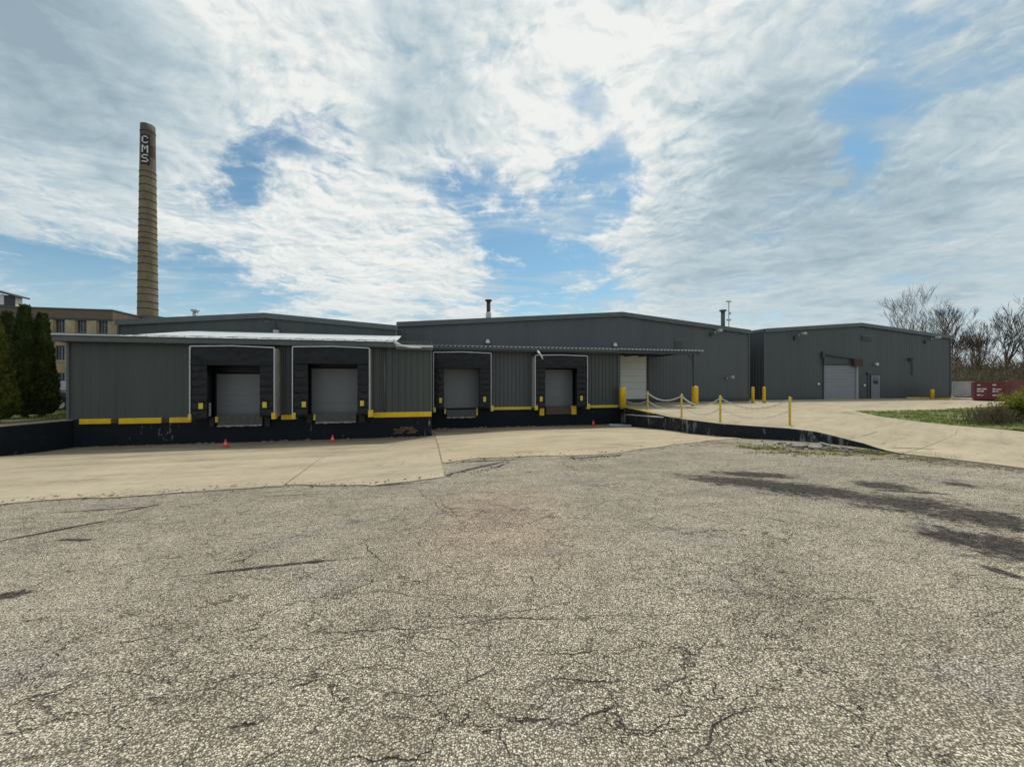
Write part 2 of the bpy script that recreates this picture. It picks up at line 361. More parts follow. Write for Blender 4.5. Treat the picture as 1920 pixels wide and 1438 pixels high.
    col = t.mix(t.math('MULTIPLY', dr, 0.75), col, dirt)
    b = t.node('ShaderNodeBsdfPrincipled'); t.link(col, b.inputs['Base Color'])
    b.inputs['Roughness'].default_value = 0.9; b.inputs['Specular IOR Level'].default_value = 0.12
    hgt = t.math('SUBTRACT', t.math('SUBTRACT', 1.0, v1.outputs['Distance']), t.math('MULTIPLY', cr, 2.0))
    hgt = t.math('ADD', hgt, t.math('MULTIPLY', r1.outputs[1], 0.5))
    bn = t.node('ShaderNodeBump'); bn.inputs['Strength'].default_value = 0.85; bn.inputs['Distance'].default_value = 0.007
    t.link(hgt, bn.inputs['Height']); t.link(bn.outputs[0], b.inputs['Normal'])
    o = t.node('ShaderNodeOutputMaterial'); t.link(b.outputs[0], o.inputs[0])
    return m


def mat_concrete(name, warm, dark, along=R(13), stain=0.5, dock=0.0, lines=(), fn=None):
    m = bpy.data.materials.new(name); m.use_nodes = True
    t = NT(m.node_tree)
    P = t.node('ShaderNodeNewGeometry').outputs['Position']
    mp = t.node('ShaderNodeMapping'); t.link(P, mp.inputs[0]); mp.inputs['Rotation'].default_value = (0, 0, -along)
    st = t.scale(mp.outputs[0], (0.28, 1.5, 1.0))
    a = t.noise(st, 0.9, 8, 0.66, 0.6); b_ = t.noise(P, 0.5, 5, 0.6); f = t.noise(P, 38, 4, 0.7); g = t.noise(P, 5.0, 6, 0.7)
    v = t.math('ADD', t.math('ADD', t.math('MULTIPLY', a, 0.7), t.math('MULTIPLY', b_, 0.5)), t.math('ADD', t.math('MULTIPLY', f, 0.35), t.math('MULTIPLY', g, 0.35)))
    col = t.ramp(t.maprange(v, 0.70, 1.20), [(0.0, dark), (0.42, tuple(x * 0.86 for x in warm)), (0.7, warm), (1.0, tuple(min(1, x * 1.2) for x in warm))])
    sp = t.maprange(t.noise(st, 2.6, 8, 0.75, 0.4), 0.56, 0.70, 0.0, stain, True)
    col = t.mix(sp, col, (*[x * 0.55 for x in dark], 1))
    if dock:
        sx = t.node('ShaderNodeSeparateXYZ'); t.link(P, sx.inputs[0])
        lineY = t.math('MULTIPLY_ADD', sx.outputs[0], 0.2309, dock)
        dist = t.math('SUBTRACT', lineY, sx.outputs[1])
        dd = t.math('ADD', dist, t.math('MULTIPLY', t.math('SUBTRACT', a, 0.5), 7.0))
        near = t.math('MULTIPLY', t.maprange(dd, 0.2, 3.6, 1.0, 0.0, True), t.maprange(g, 0.3, 0.62, 0.5, 1.0))
        s2 = t.noise(t.scale(mp.outputs[0], (0.22, 1.1, 1.0)), 1.3, 8, 0.7, 0.9)
        far_ = t.math('MULTIPLY', t.maprange(dist, 2.0, 9.5, 1.0, 0.0, True), t.maprange(s2, 0.47, 0.60, 0.0, 0.75, True))
        dirt = t.math('MAXIMUM', near, far_)
        col = t.mix(t.math('MULTIPLY', dirt, 0.85), col, t.mix(g, (0.11, 0.08, 0.055, 1), (0.24, 0.175, 0.115, 1)))
    # hair cracks
    wv = t.scale(t.vmath('SUBTRACT', t.noise(P, 1.2, 5, 0.65, color=True), (0.5, 0.5, 0.5)), (1.0, 1.0, 0))
    vv = t.voro(t.vmath('ADD', t.scale(P, (0.22, 0.35, 0)), wv), 1.0, 'DISTANCE_TO_EDGE')
    ck = t.math('MULTIPLY', t.math('SUBTRACT', 1.0, t.math('DIVIDE', vv.outputs['Distance'], 0.006), clamp=True), t.maprange(t.noise(P, 0.7, 3, 0.6), 0.48, 0.58, 0, 1, True))
    col = t.mix(t.math('MULTIPLY', ck, 0.75), col, (0.05, 0.042, 0.032, 1))
    if lines:
        wl = t.scale(t.vmath('SUBTRACT', t.noise(P, 1.5, 6, 0.6, color=True), (0.5, 0.5, 0.5)), (0.16, 0.16, 0))
        sw = t.node('ShaderNodeSeparateXYZ'); t.link(t.vmath('ADD', P, wl), sw.inputs[0])
        for x0, y0, x1, y1, hw in lines:
            p0, p1 = hit(x0, y0, fn), hit(x1, y1, fn)
            L_ = math.hypot(p1[0] - p0[0], p1[1] - p0[1]) / 2; an = math.atan2(p1[1] - p0[1], p1[0] - p0[0])
            dx = t.math('SUBTRACT', sw.outputs[0], (p0[0] + p1[0]) / 2); dy = t.math('SUBTRACT', sw.outputs[1], (p0[1] + p1[1]) / 2)
            a_ = t.math('ADD', t.math('MULTIPLY', dx, math.cos(an) / L_), t.math('MULTIPLY', dy, math.sin(an) / L_))
            b2 = t.math('ADD', t.math('MULTIPLY', dx, -math.sin(an) / hw), t.math('MULTIPLY', dy, math.cos(an) / hw))
            d_ = t.math('SQRT', t.math('ADD', t.math('MULTIPLY', a_, a_), t.math('MULTIPLY', b2, b2)))
            col = t.mix(t.maprange(d_, 0.3, 1.0, 0.8, 0.0, True), col, (0.07, 0.055, 0.04, 1))
    pits = t.voro(P, 70.0)
    b = t.node('ShaderNodeBsdfPrincipled'); t.link(col, b.inputs['Base Color']); b.inputs['Roughness'].default_value = 0.9
    b.inputs['Specular IOR Level'].default_value = 0.25
    bn = t.node('ShaderNodeBump'); bn.inputs['Strength'].default_value = 0.5; bn.inputs['Distance'].default_value = 0.006
    t.link(t.math('ADD', g, t.math('MULTIPLY', f, 0.5)), bn.inputs['Height']); t.link(bn.outputs[0], b.inputs['Normal'])
    o = t.node('ShaderNodeOutputMaterial'); t.link(b.outputs[0], o.inputs[0])
    return m


def mat_black_wall(name, peel=0.66, base=(0.006, 0.008, 0.011)):
    m = bpy.data.materials.new(name); m.use_nodes = True
    t = NT(m.node_tree)
    P = t.node('ShaderNodeNewGeometry').outputs['Position']
    n = t.noise(t.scale(P, (1.6, 1.6, 0.5)), 3.4, 8, 0.72); n2 = t.noise(P, 0.45, 3, 0.5)
    f = t.maprange(t.math('MULTIPLY_ADD', n2, 0.5, n), peel + 0.22, peel + 0.31, 0, 1, True)
    conc = t.ramp(t.noise(P, 6, 5, 0.7), [(0.3, (0.06, 0.06, 0.062)), (0.7, (0.26, 0.26, 0.255))])
    col = t.mix(t.noise(P, 1.8, 5, 0.65), (*base, 1), (*[x * 2.1 for x in base], 1))
    col = t.mix(f, col, conc)
    b = t.node('ShaderNodeBsdfPrincipled'); t.link(col, b.inputs['Base Color']); b.inputs['Roughness'].default_value = 0.75; b.inputs['Specular IOR Level'].default_value = 0.2
    bn = t.node('ShaderNodeBump'); bn.inputs['Strength'].default_value = 0.6; bn.inputs['Distance'].default_value = 0.012
    t.link(t.noise(P, 14, 6, 0.7), bn.inputs['Height']); t.link(bn.outputs[0], b.inputs['Normal'])
    o = t.node('ShaderNodeOutputMaterial'); t.link(b.outputs[0], o.inputs[0])
    return m


def mat_brick(name, c1, c2, mortar, bw=0.22, bh=0.075, cyl=False):
    m = bpy.data.materials.new(name); m.use_nodes = True
    t = NT(m.node_tree)
    co = t.node('ShaderNodeTexCoord').outputs['Object']
    sp = t.node('ShaderNodeSeparateXYZ'); t.link(co, sp.inputs[0])
    cb = t.node('ShaderNodeCombineXYZ')
    if cyl:
        t.link(t.math('MULTIPLY', t.math('ARCTAN2', sp.outputs[1], sp.outputs[0]), 1.2), cb.inputs[0])
    else:
        t.link(t.math('ADD', sp.outputs[0], sp.outputs[1]), cb.inputs[0])
    t.link(sp.outputs[2], cb.inputs[1])
    br = t.node('ShaderNodeTexBrick'); t.link(cb.outputs[0], br.inputs['Vector'])
    br.inputs['Scale'].default_value = 1.0; br.inputs['Brick Width'].default_value = bw; br.inputs['Row Height'].default_value = bh
    br.inputs['Mortar Size'].default_value = 0.008
    br.inputs['Color1'].default_value = (*c1, 1); br.inputs['Color2'].default_value = (*c2, 1); br.inputs['Mortar'].default_value = (*mortar, 1)
    n = t.noise(t.scale(co, (1, 1, 0.45)), 0.8, 6, 0.65)
    k = t.maprange(n, 0.3, 0.7, 0.68, 1.28); kc = t.node('ShaderNodeCombineXYZ')
    for i in range(3): t.link(k, kc.inputs[i])
    col = t.mix(1.0, br.outputs[0], kc.outputs[0], 'MULTIPLY')
    if cyl:                                        # soot at the mouth and a darker flank
        so = t.math('ADD', t.maprange(sp.outputs[2], 33.0, 43.0, 0.0, 0.75), t.math('MULTIPLY', t.math('SUBTRACT', n, 0.5), 0.9), clamp=True)
        col = t.mix(so, col, (0.055, 0.052, 0.05, 1))
    b = t.node('ShaderNodeBsdfPrincipled'); t.link(col, b.inputs['Base Color']); b.inputs['Roughness'].default_value = 0.85
    o = t.node('ShaderNodeOutputMaterial'); t.link(b.outputs[0], o.inputs[0])
    return m


def mat_ground(name, cols, scale):
    m = bpy.data.materials.new(name); m.use_nodes = True
    t = NT(m.node_tree)
    P = t.node('ShaderNodeNewGeometry').outputs['Position']
    v = t.math('ADD', t.math('MULTIPLY', t.noise(P, scale, 7, 0.7), 0.6), t.math('MULTIPLY', t.noise(P, scale * 14, 4, 0.7), 0.4))
    col = t.ramp(v, cols)
    b = t.node('ShaderNodeBsdfPrincipled'); t.link(col, b.inputs['Base Color']); b.inputs['Roughness'].default_value = 0.95
    o = t.node('ShaderNodeOutputMaterial'); t.link(b.outputs[0], o.inputs[0])
    return m


black_wall = mat_black_wall('black_painted_concrete', 0.68)
black_peel = mat_black_wall('peeling_black_concrete', 0.565, (0.010, 0.012, 0.015))
brick_tan = mat_brick('tan_brick', (0.46, 0.29, 0.16), (0.39, 0.24, 0.14), (0.32, 0.27, 0.21))
brick_pier = mat_brick('buff_brick', (0.43, 0.33, 0.19), (0.36, 0.28, 0.17), (0.32, 0.28, 0.22))
brick_chim = mat_brick('chimney_brick', (0.25, 0.20, 0.118), (0.195, 0.152, 0.092), (0.18, 0.145, 0.105), 0.3, 0.16, True)
soil = mat_ground('scrub_ground', [(0.32, (0.05, 0.052, 0.022)), (0.5, (0.11, 0.105, 0.045)), (0.68, (0.20, 0.165, 0.10))], 0.35)
lawn_mat = mat_ground('lawn_soil', [(0.34, (0.07, 0.10, 0.02)), (0.52, (0.12, 0.14, 0.034)), (0.68, (0.24, 0.20, 0.10))], 0.6)


# ------------------------------------------------------------------ mesh helpers
class MB:
    def __init__(s, off=(0, 0, 0)):
        s.v = []; s.f = []; s.off = off; s.mi = []; s.cur = 0

    def add(s, vs, fs):
        n = len(s.v); s.v += [tuple(v) for v in vs]
        s.f += [tuple(i + n for i in f) for f in fs]; s.mi += [s.cur] * len(fs)

    def box(s, x0, x1, y0, y1, z0, z1):
        s.add([(x0, y0, z0), (x1, y0, z0), (x1, y1, z0), (x0, y1, z0), (x0, y0, z1), (x1, y0, z1), (x1, y1, z1), (x0, y1, z1)],
              [(0, 3, 2, 1), (4, 5, 6, 7), (0, 1, 5, 4), (1, 2, 6, 5), (2, 3, 7, 6), (3, 0, 4, 7)])

    def prism(s, poly, y0, y1):            # poly of (x, z), counter-clockwise seen from -y
        n = len(poly)
        s.add([(x, y0, z) for x, z in poly] + [(x, y1, z) for x, z in poly],
              [tuple(range(n)), tuple(range(2 * n - 1, n - 1, -1))] + [(i, i + n, (i + 1) % n + n, (i + 1) % n) for i in range(n)])

    def bar(s, a, b, w, h):                # square bar between two points
        a, b = Vector(a), Vector(b); d = (b - a).normalized()
        up = Vector((0, 0, 1)) if abs(d.z) < 0.95 else Vector((0, 1, 0))
        r = d.cross(up).normalized() * w / 2; u = r.cross(d).normalized() * h / 2
        s.add([a - r - u, a + r - u, a + r + u, a - r + u, b - r - u, b + r - u, b + r + u, b - r + u],
              [(0, 1, 2, 3), (7, 6, 5, 4), (0, 4, 5, 1), (1, 5, 6, 2), (2, 6, 7, 3), (3, 7, 4, 0)])

    def tube(s, pts, rad, n=8, cap=True):
        pts = [Vector(p) for p in pts]
        rads = rad if isinstance(rad, (list, tuple)) else [rad] * len(pts)
        vs = []; fs = []
        for i, p in enumerate(pts):
            d = (pts[min(i + 1, len(pts) - 1)] - pts[max(i - 1, 0)]).normalized()
            up = Vector((0, 0, 1)) if abs(d.z) < 0.9 else Vector((0, 1, 0))
            r = d.cross(up).normalized(); u = r.cross(d).normalized()
            for k in range(n):
                a = 2 * math.pi * k / n
                vs.append(p + (r * math.cos(a) + u * math.sin(a)) * rads[i])
        for i in range(len(pts) - 1):
            for k in range(n):
                a = i * n + k; b = i * n + (k + 1) % n
                fs.append((a, b, b + n, a + n))
        if cap:
            fs.append(tuple(range(n - 1, -1, -1))); fs.append(tuple(range((len(pts) - 1) * n, len(pts) * n)))
        s.add(vs, fs)

    def lathe(s, prof, n=16, c=(0, 0, 0), cap=True):    # prof of (r, z)
        vs = []; fs = []
        for r, z in prof:
            for k in range(n):
                a = 2 * math.pi * k / n
                vs.append((c[0] + r * math.cos(a), c[1] + r * math.sin(a), c[2] + z))
        for i in range(len(prof) - 1):
            for k in range(n):
                a = i * n + k; b = i * n + (k + 1) % n
                fs.append((a, b, b + n, a + n))
        if cap:
            fs.append(tuple(range(n - 1, -1, -1))); fs.append(tuple(range((len(prof) - 1) * n, len(prof) * n)))
        s.add(vs, fs)

    def build(s, name, mat, parent=None, smooth=False, kind=None, label=None, bevel=0.0):
        me = bpy.data.meshes.new(name)
        o_ = s.off
        me.from_pydata([(v[0] - o_[0], v[1] - o_[1], v[2] - o_[2]) for v in s.v], [], s.f)
        mats = mat if isinstance(mat, (list, tuple)) else [mat]
        for m_ in mats: me.materials.append(m_)
        if len(mats) > 1:
            for p, k in zip(me.polygons, s.mi): p.material_index = k
        if smooth:
            for p in me.polygons: p.use_smooth = True
        me.update()
        ob = bpy.data.objects.new(name, me); C.objects.link(ob)
        if parent: ob.parent = parent
        if kind: ob['kind'] = kind
        if label: ob['label'] = label
        if bevel:
            bv = ob.modifiers.new('bevel', 'BEVEL'); bv.width = bevel; bv.segments = 2; bv.limit_method = 'ANGLE'
        return ob


def tag(o, label, cat, group=None):
    o['label'] = label; o['category'] = cat
    if group: o['group'] = group
    return o


def thing(name, label, cat, loc=(0, 0, 0), rz=0.0, group=None):
    o = bpy.data.objects.new(name, None); C.objects.link(o)
    o.empty_display_size = 0.3
    o.location = loc; o.rotation_euler = (0, 0, rz)
    return tag(o, label, cat, group)


def copy_thing(src, loc, label, rz=None):
    r = src.copy(); C.objects.link(r); r.location = loc; r['label'] = label
    if rz is not None: r.rotation_euler = (0, 0, rz)
    for ch in list(src.children):
        c = ch.copy(); C.objects.link(c); c.parent = r
        for g in ch.children:
            d = g.copy(); C.objects.link(d); d.parent = c
    return r


def dup_part(src, parent, delta):
    o = src.copy(); C.objects.link(o); o.parent = parent; o.location = Vector(src.location) + Vector(delta)
    return o


# ------------------------------------------------------------------ the yard's own frame: s along the dock walls, t back from the front dock wall
TH = R(13); U = Vector((math.cos(TH), math.sin(TH))); N = Vector((-math.sin(TH), math.cos(TH)))
O = Vector((-3.94, 19.4))


def W(s, t, z=0.0):
    p = O + U * s + N * t
    return (p.x, p.y, z)


def pf(px, py, t=0.0):          # where the sight line measured in the photograph meets the wall plane t
    a = (px - CX) / FPX
    s = (a * (O.y + t * N.y) - O.x - t * N.x) / (U.x - a * U.y)
    Y = O.y + s * U.y + t * N.y
    return s, CAM_H - (py - HZ) / FPX * Y


def ps(px, t=0.0): return pf(px, HZ, t)[0]


def sm(x, a, b):
    x = min(1.0, max(0.0, (x - a) / (b - a))); return x * x * (3 - 2 * x)


PROF = [(-50, -1.12), (0, -1.12), (1.5, -1.11), (4, -0.90), (7, -0.64), (11, -0.46), (15, -0.28), (18, -0.09), (20.5, 0.0), (23, 0.01), (90, 0.0)]


def prof(v):
    for (a, za), (b, zb) in zip(PROF, PROF[1:]):
        if v <= b:
            return za + (zb - za) * (v - a) / (b - a)
    return 0.0


def lot_z(x, y):
    k = 20.31 + 3.19 * sm(x, -5.5, 0.5)
    v = (k + 0.2309 * x - y) * 0.974
    z = (prof(v - 0.8) + prof(v) + prof(v + 0.8)) / 3
    if v > 3:
        z += 0.022 * noise.noise((x * 0.35, y * 0.5, 3.1)) + 0.008 * noise.noise((x * 1.3, y * 1.7, 8.0))
    return z


def drive_z(x, y):
    f = sm(13.6 - y, 0.0, 3.6)
    return (1 - f) * 0.0 + f * (lot_z(x, y) + 0.035)


def hit(px, py, fn):
    a = (px - CX) / FPX; b = (HZ - py) / FPX
    lo, hi = 0.5, 120.0
    f = lambda Y: CAM_H + b * Y - fn(a * Y, Y)
    for _ in range(60):
        mid = (lo + hi) / 2
        if f(mid) > 0: lo = mid
        else: hi = mid
    return a * lo, lo


def sheet(name, poly, spacing, fn, mat, parent=None, kind=None, dz=0.0, jit=0.0, skirt=0.0):
    rnd = random.Random(5)
    pts = [Vector((x, y)) for x, y in poly]
    # subdivide the edges
    edge = []
    for i, p in enumerate(pts):
        q = pts[(i + 1) % len(pts)]; n = max(1, int((q - p).length / spacing))
        for k in range(n): edge.append(p.lerp(q, k / n))
    ne = len(edge)
    xs = [p.x for p in edge]; ys = [p.y for p in edge]
    def inside(x, y):
        c = False
        for i in range(ne):
            a, b = edge[i], edge[i - 1]
            if (a.y > y) != (b.y > y) and x < (b.x - a.x) * (y - a.y) / (b.y - a.y) + a.x: c = not c
        return c
    vs = list(edge)
    y = min(ys) + spacing / 2
    while y < max(ys):
        x = min(xs) + spacing / 2
        while x < max(xs):
            if inside(x, y): vs.append(Vector((x + rnd.uniform(-.05, .05) * spacing, y)))
            x += spacing
        y += spacing
    r = delaunay_2d_cdt(vs, [(i, (i + 1) % ne) for i in range(ne)], [list(range(ne))], 1, 1e-5)
    mb = MB()
    V = [(v.x, v.y, fn(v.x, v.y) + dz) for v in r[0]]
    F = [tuple(f) for f in r[2]]
    F2 = []
    for f in F:
        a, b, c = (Vector(V[i]) for i in f[:3])
        F2.append(f if (b - a).cross(c - a).z > 0 else f[::-1])
    mb.add(V, F2)
    if skirt:
        for i in range(ne):
            a, b = edge[i], edge[(i + 1) % ne]
            za, zb = fn(a.x, a.y) + dz, fn(b.x, b.y) + dz
            mb.add([(a.x, a.y, za), (b.x, b.y, zb), (b.x, b.y, zb - skirt), (a.x, a.y, za - skirt)], [(0, 3, 2, 1)])
    return mb.build(name, mat, parent, True if not skirt else False, kind)


asphalt = mat_asphalt()
conc_tan = mat_concrete('tan_concrete', (0.475, 0.396, 0.275), (0.26, 0.207, 0.138), dock=20.31, lines=[(0, 880, 180, 868, .06), (150, 895, 260, 886, .04), (120, 905, 205, 893, .03), (300, 868, 520, 852, .06), (560, 850, 790, 842, .05), (420, 850, 560, 846, .05)], fn=lambda x, y: lot_z(x, y) + .02)
conc_gold = mat_concrete('warm_tan_concrete', (0.485, 0.396, 0.262), (0.265, 0.207, 0.132), dock=23.5, lines=[(840, 806, 1010, 810, .10), (1000, 812, 1180, 806, .12), (1110, 830, 1230, 838, .08), (1200, 826, 1330, 818, .05), (900, 835, 1000, 842, .03)], fn=lambda x, y: lot_z(x, y) + .02)
conc_drive = mat_concrete('pale_tan_concrete', (0.465, 0.387, 0.263), (0.27, 0.217, 0.142), R(40), 0.45, lines=[(1650, 797, 1800, 816, .03), (1560, 769, 1640, 782, .10), (1480, 768, 1600, 765, .05), (1760, 808, 1880, 800, .02), (1600, 822, 1660, 806, .03), (1700, 752, 1880, 760, .04), (1300, 772, 1460, 776, .05), (1560, 790, 1700, 797, .03), (1640, 838, 1790, 843, .10)], fn=lambda x, y: drive_z(x, y))

# ------------------------------------------------------------------ ground
# wide ground round the lot (a frame with a hole where the sunken lot lies)
gb = MB()
X0, X1, Y0, Y1 = -18.05, 34.0, -30.0, 26.0
for x0, x1, y0, y1 in [(-900, X0, -400, 1500), (X1, 900, -400, 1500), (X0, X1, Y1, 1500), (X0, X1, -400, Y0)]:
    gb.add([(x0, y0, -.03), (x1, y0, -.03), (x1, y1, -.03), (x0, y1, -.03)], [(0, 1, 2, 3)])
gb.build('ground', soil, kind='structure')

mb = MB(); nx, ny = 200, 200
xs = [X0 + (34.5 - X0) * i / nx for i in range(nx + 1)]; ys = [Y0 + (26.5 - Y0) * j / ny for j in range(ny + 1)]
mb.add([(x, y, lot_z(x, y)) for y in ys for x in xs],
       [(j * (nx + 1) + i, j * (nx + 1) + i + 1, (j + 1) * (nx + 1) + i + 1, (j + 1) * (nx + 1) + i) for j in range(ny) for i in range(nx)])
mb.build('asphalt_lot', asphalt, None, True, 'structure')

# concrete aprons in front of the docks, cast in slabs
rj = random.Random(11)


def rag(pts, amp, step=0.22):
    out = []
    for (ax, ay), (bx, by) in zip(pts, pts[1:]):
        n = max(1, int(math.hypot(bx - ax, by - ay) / step))
        for k in range(n):
            f = k / n
            w_ = amp * (noise.noise((ax + (bx - ax) * f, (ay + (by - ay) * f) * 1.7, 4.4)) * 1.6 + rj.uniform(-.35, .35))
            out.append((ax + (bx - ax) * f, ay + (by - ay) * f + w_))
    out.append(pts[-1]); return out


apron = bpy.data.objects.new('concrete_apron', None); C.objects.link(apron); apron['kind'] = 'structure'
HA = lambda px, py: hit(px, py, lambda x, y: lot_z(x, y) + 0.02)
f0 = HA(0, 943); f0 = (-17.9, f0[1] - 0.30 * (f0[0] + 17.9) * 0.9)
j1a = HA(528, 911); j1b = HA(600, 860); j1c = W(ps(640), -0.01)[:2]
fa = HA(200, 931); fb = HA(380, 920); fc = HA(700, 909); c1 = HA(835, 893); c2 = HA(814, 810)
# the joint in the left slab, run on to the wall
jd = (j1a[0] + (j1b[0] - j1a[0]) * 2.2, j1a[1] + (j1b[1] - j1a[1]) * 2.2)
wl = W(-14.35, -0.02)[:2]; wr = W(-0.02, -0.02)[:2]
g = 0.018
sheet('slab', rag([f0, fa, fb, j1a], 0.11) + [j1b, (jd[0], wl[1] + (jd[0] - wl[0]) * 0.2309), (-17.85, wl[1])], 0.5, lot_z, conc_tan, apron, dz=0.022, skirt=0.05)
sheet('slab', rag([(j1a[0] + g, j1a[1]), fc, (c1[0] - g, c1[1])], 0.09) + [(c2[0] - g, c2[1]), (wr[0], wr[1]), (jd[0] + g, wl[1] + (jd[0] + g - wl[0]) * 0.2309), (j1b[0] + g, j1b[1])], 0.5, lot_z, conc_tan, apron, dz=0.022, skirt=0.05)
d = [HA(*p) for p in [(838, 866), (890, 860), (960, 858), (1040, 855), (1150, 849), (1260, 834), (1360, 823), (1390, 821)]]
dw = [(8.0, 14.8), (7.35, 16.3), (7.15, 18.2), (7.1, 22.0), (6.95, 24.9)]
jm = HA(828, 866)
sheet('slab', rag([(jm[0] + g, jm[1])] + d, 0.13) + dw + [W(ps(1160, 3.1), 3.08)[:2], W(0.3, 3.08)[:2], (c2[0] + g, c2[1] + 0.2)], 0.5, lot_z, conc_gold, apron, dz=0.018, skirt=0.05)

# the raised driveway and dock yard
D = lambda px, py: hit(px, py, drive_z)
E = [(6.95, 25.0), (7.1, 21.9), (7.1, 18.2), D(1278, 785), D(1350, 794), D(1420, 799), D(1480, 803), D(1530, 809), D(1560, 816), D(1620, 831), D(1690, 850)]
E2 = [D(1690, 850), D(1800, 862), D(1920, 877)]
E3 = E2 + [(13.0, 6.0), (17.0, 3.6), (26.0, 1.0)]
G_low = [D(1604, 771), D(1645, 780), D(1700, 788), D(1800, 799), D(1920, 809), (19.0, 10.5), (24.0, 7.6), (30.0, 5.0)]
G_up = [D(1690, 770), D(1760, 768), D(1840, 764), D(1888, 761), (31.0, 24.0), (45, 26)]
yard = bpy.data.objects.new('driveway', None); C.objects.link(yard); yard['kind'] = 'structure'
jA, jB = D(1692, 850), D(1790, 815)
jC = (jA[0] + (jB[0] - jA[0]) * 1.0, jA[1] + (jB[1] - jA[1]) * 1.0)
jC2 = D(1800, 799.5)
# near slab (right of the joint)
sheet('slab', [(jA[0] + g, jA[1])] + E3[1:] + G_low[:2:-1] + [(jB[0] + g, jB[1])], 0.45, drive_z, conc_drive, yard, dz=0.0, skirt=0.12)
# middle slab with the ramp edge
k2 = D(1560, 771)
sheet('slab', E[2:] + [(jB[0], jB[1])] + [G_low[3], G_low[2], G_low[1], G_low[0], k2, (7.35, 23.4)], 0.45, drive_z, conc_drive, yard, dz=0.0, skirt=0.12)
# yard up to the buildings
sheet('slab', [(6.95, 25.0), (7.1, 23.4), (7.35, 23.4 + g), (k2[0], k2[1] + g), (G_low[0][0], G_low[0][1] + g)] + G_up + [(62, 30), (62, 44), W(46, 9.5)[:2], W(9, 9.5)[:2], (6.9, 27)], 1.0, lambda x, y: 0.0, conc_drive, yard, skirt=0.12)

# grass verge on the right
lawn = sheet('lawn', G_low + [(45, 5), (45, 25.95)] + G_up[:-1][::-1], 0.6, lambda x, y: 0.0 + 0.05 * max(0, noise.noise((x * .4, y * .4, 1))), lawn_mat, kind='structure', dz=-0.004)
rg = random.Random(3)
mb = MB()
lp = G_low + [(45, 5), (45, 25.9)] + G_up[:-1][::-1]


def in_poly(x, y, poly):
    c = False
    for i in range(len(poly)):
        a, b = poly[i], poly[i - 1]
        if (a[1] > y) != (b[1] > y) and x < (b[0] - a[0]) * (y - a[1]) / (b[1] - a[1]) + a[0]: c = not c
    return c


def blades(mb, x, y, z, hgt, w, n):
    for _ in range(n):
        a = rg.uniform(0, 6.28); l = hgt * rg.uniform(.5, 1.2); lean = rg.uniform(.1, .7) * l
        bx, by = x + rg.uniform(-.05, .05), y + rg.uniform(-.05, .05)
        ca, sa = math.cos(a) * w, math.sin(a) * w
        b2 = rg.uniform(0, 6.28)
        mb.add([(bx - ca, by - sa, z), (bx + ca, by + sa, z), (bx + lean * math.cos(b2), by + lean * math.sin(b2), z + l)], [(0, 1, 2)])


cnt = 0
while cnt < 9000:
    x, y = rg.uniform(13, 36), rg.uniform(9, 25.9)
    if not in_poly(x, y, lp): continue
    patch = noise.noise((x * .7, y * .7, 2.0)) + 0.4 * noise.noise((x * 2.1, y * 2.1, 5.0))
    if patch < -0.12: 
        if rg.random() < 0.8: continue
    blades(mb, x, y, 0.0, 0.07 + 0.07 * max(0, patch), 0.011, 4); cnt += 1
mb.build('grass', grass_mat, kind='stuff')
# tufts of weed along the ramp foot and the broken slab edge
mb = MB()
for _ in range(1100):
    px, py = rg.uniform(1380, 1800), 0
    py = 840 + (px - 1400) * 0.05 + rg.gauss(0, 4.5)
    x, y = hit(px, py, lot_z)
    if noise.noise((x * 1.4, y * 1.4, 7)) < -0.05: continue
    blades(mb, x, y, lot_z(x, y), 0.05, 0.010, 5)
for _ in range(160):
    s = rg.uniform(-14, 0); x, y, _z = W(s, -rg.uniform(.02, .25))
    if noise.noise((x * .9, y, 3)) < 0.1: continue
    blades(mb, x, y, lot_z(x, y) + .02, 0.07, 0.010, 4)
mb.build('weeds', grass_mat, kind='stuff')

# ------------------------------------------------------------------ retaining walls
# left: black wall running towards the viewer
mb = MB()
lx = -18.0
ypts = [16.22, 14.0, 12.0, 10.0, 8.0, 6.0, 4.0]
for a, b in zip(ypts, ypts[1:]):
    mb.add([(lx, a, -1.5), (lx, b, -1.5), (lx, b, 0.0), (lx, a, 0.0)], [(0, 1, 2, 3)])
mb.add([(lx, 4.0, -1.5), (lx - .3, 4.0, -1.5), (lx - .3, 4.0, 0), (lx, 4.0, 0)], [(0, 1, 2, 3)])
rw = thing('retaining_wall', 'black painted concrete retaining wall in front of the evergreen trees', 'wall', (lx, 10, -1.1))
mb.off = (lx, 10, -1.1); mb.build('wall_face', black_wall, rw)
cp = MB((lx, 10, -1.1)); cp.box(lx - .32, lx + .02, 3.98, 16.2, 0.002, 0.045)
cp.build('coping', stone_sill, rw)
# right: ramp wall under the driveway edge
rw2 = thing('retaining_wall', 'low black ramp wall with peeling paint carrying the chain posts', 'wall', (8.0, 15.2, -0.6))
mb = MB((8.0, 15.2, -0.6))
fine = [W(ps(1160, 3.1) + .1, 3.0)[:2]]
for (ax, ay), (bx, by) in zip(E, E[1:]):
    n = max(1, int(math.hypot(bx - ax, by - ay) / 0.35))
    for k in range(n): fine.append((ax + (bx - ax) * k / n, ay + (by - ay) * k / n))
fine.append(E[-1])
for (ax, ay), (bx, by) in zip(fine, fine[1:]):
    mb.add([(ax - .012, ay - .012, lot_z(ax, ay) - .3), (bx - .012, by - .012, lot_z(bx, by) - .3), (bx - .012, by - .012, drive_z(bx, by) - .01), (ax - .012, ay - .012, drive_z(ax, ay) - .01)], [(0, 1, 2, 3)])
mb.build('wall_face', black_peel, rw2)
yl = MB((8.0, 15.2, -0.6))
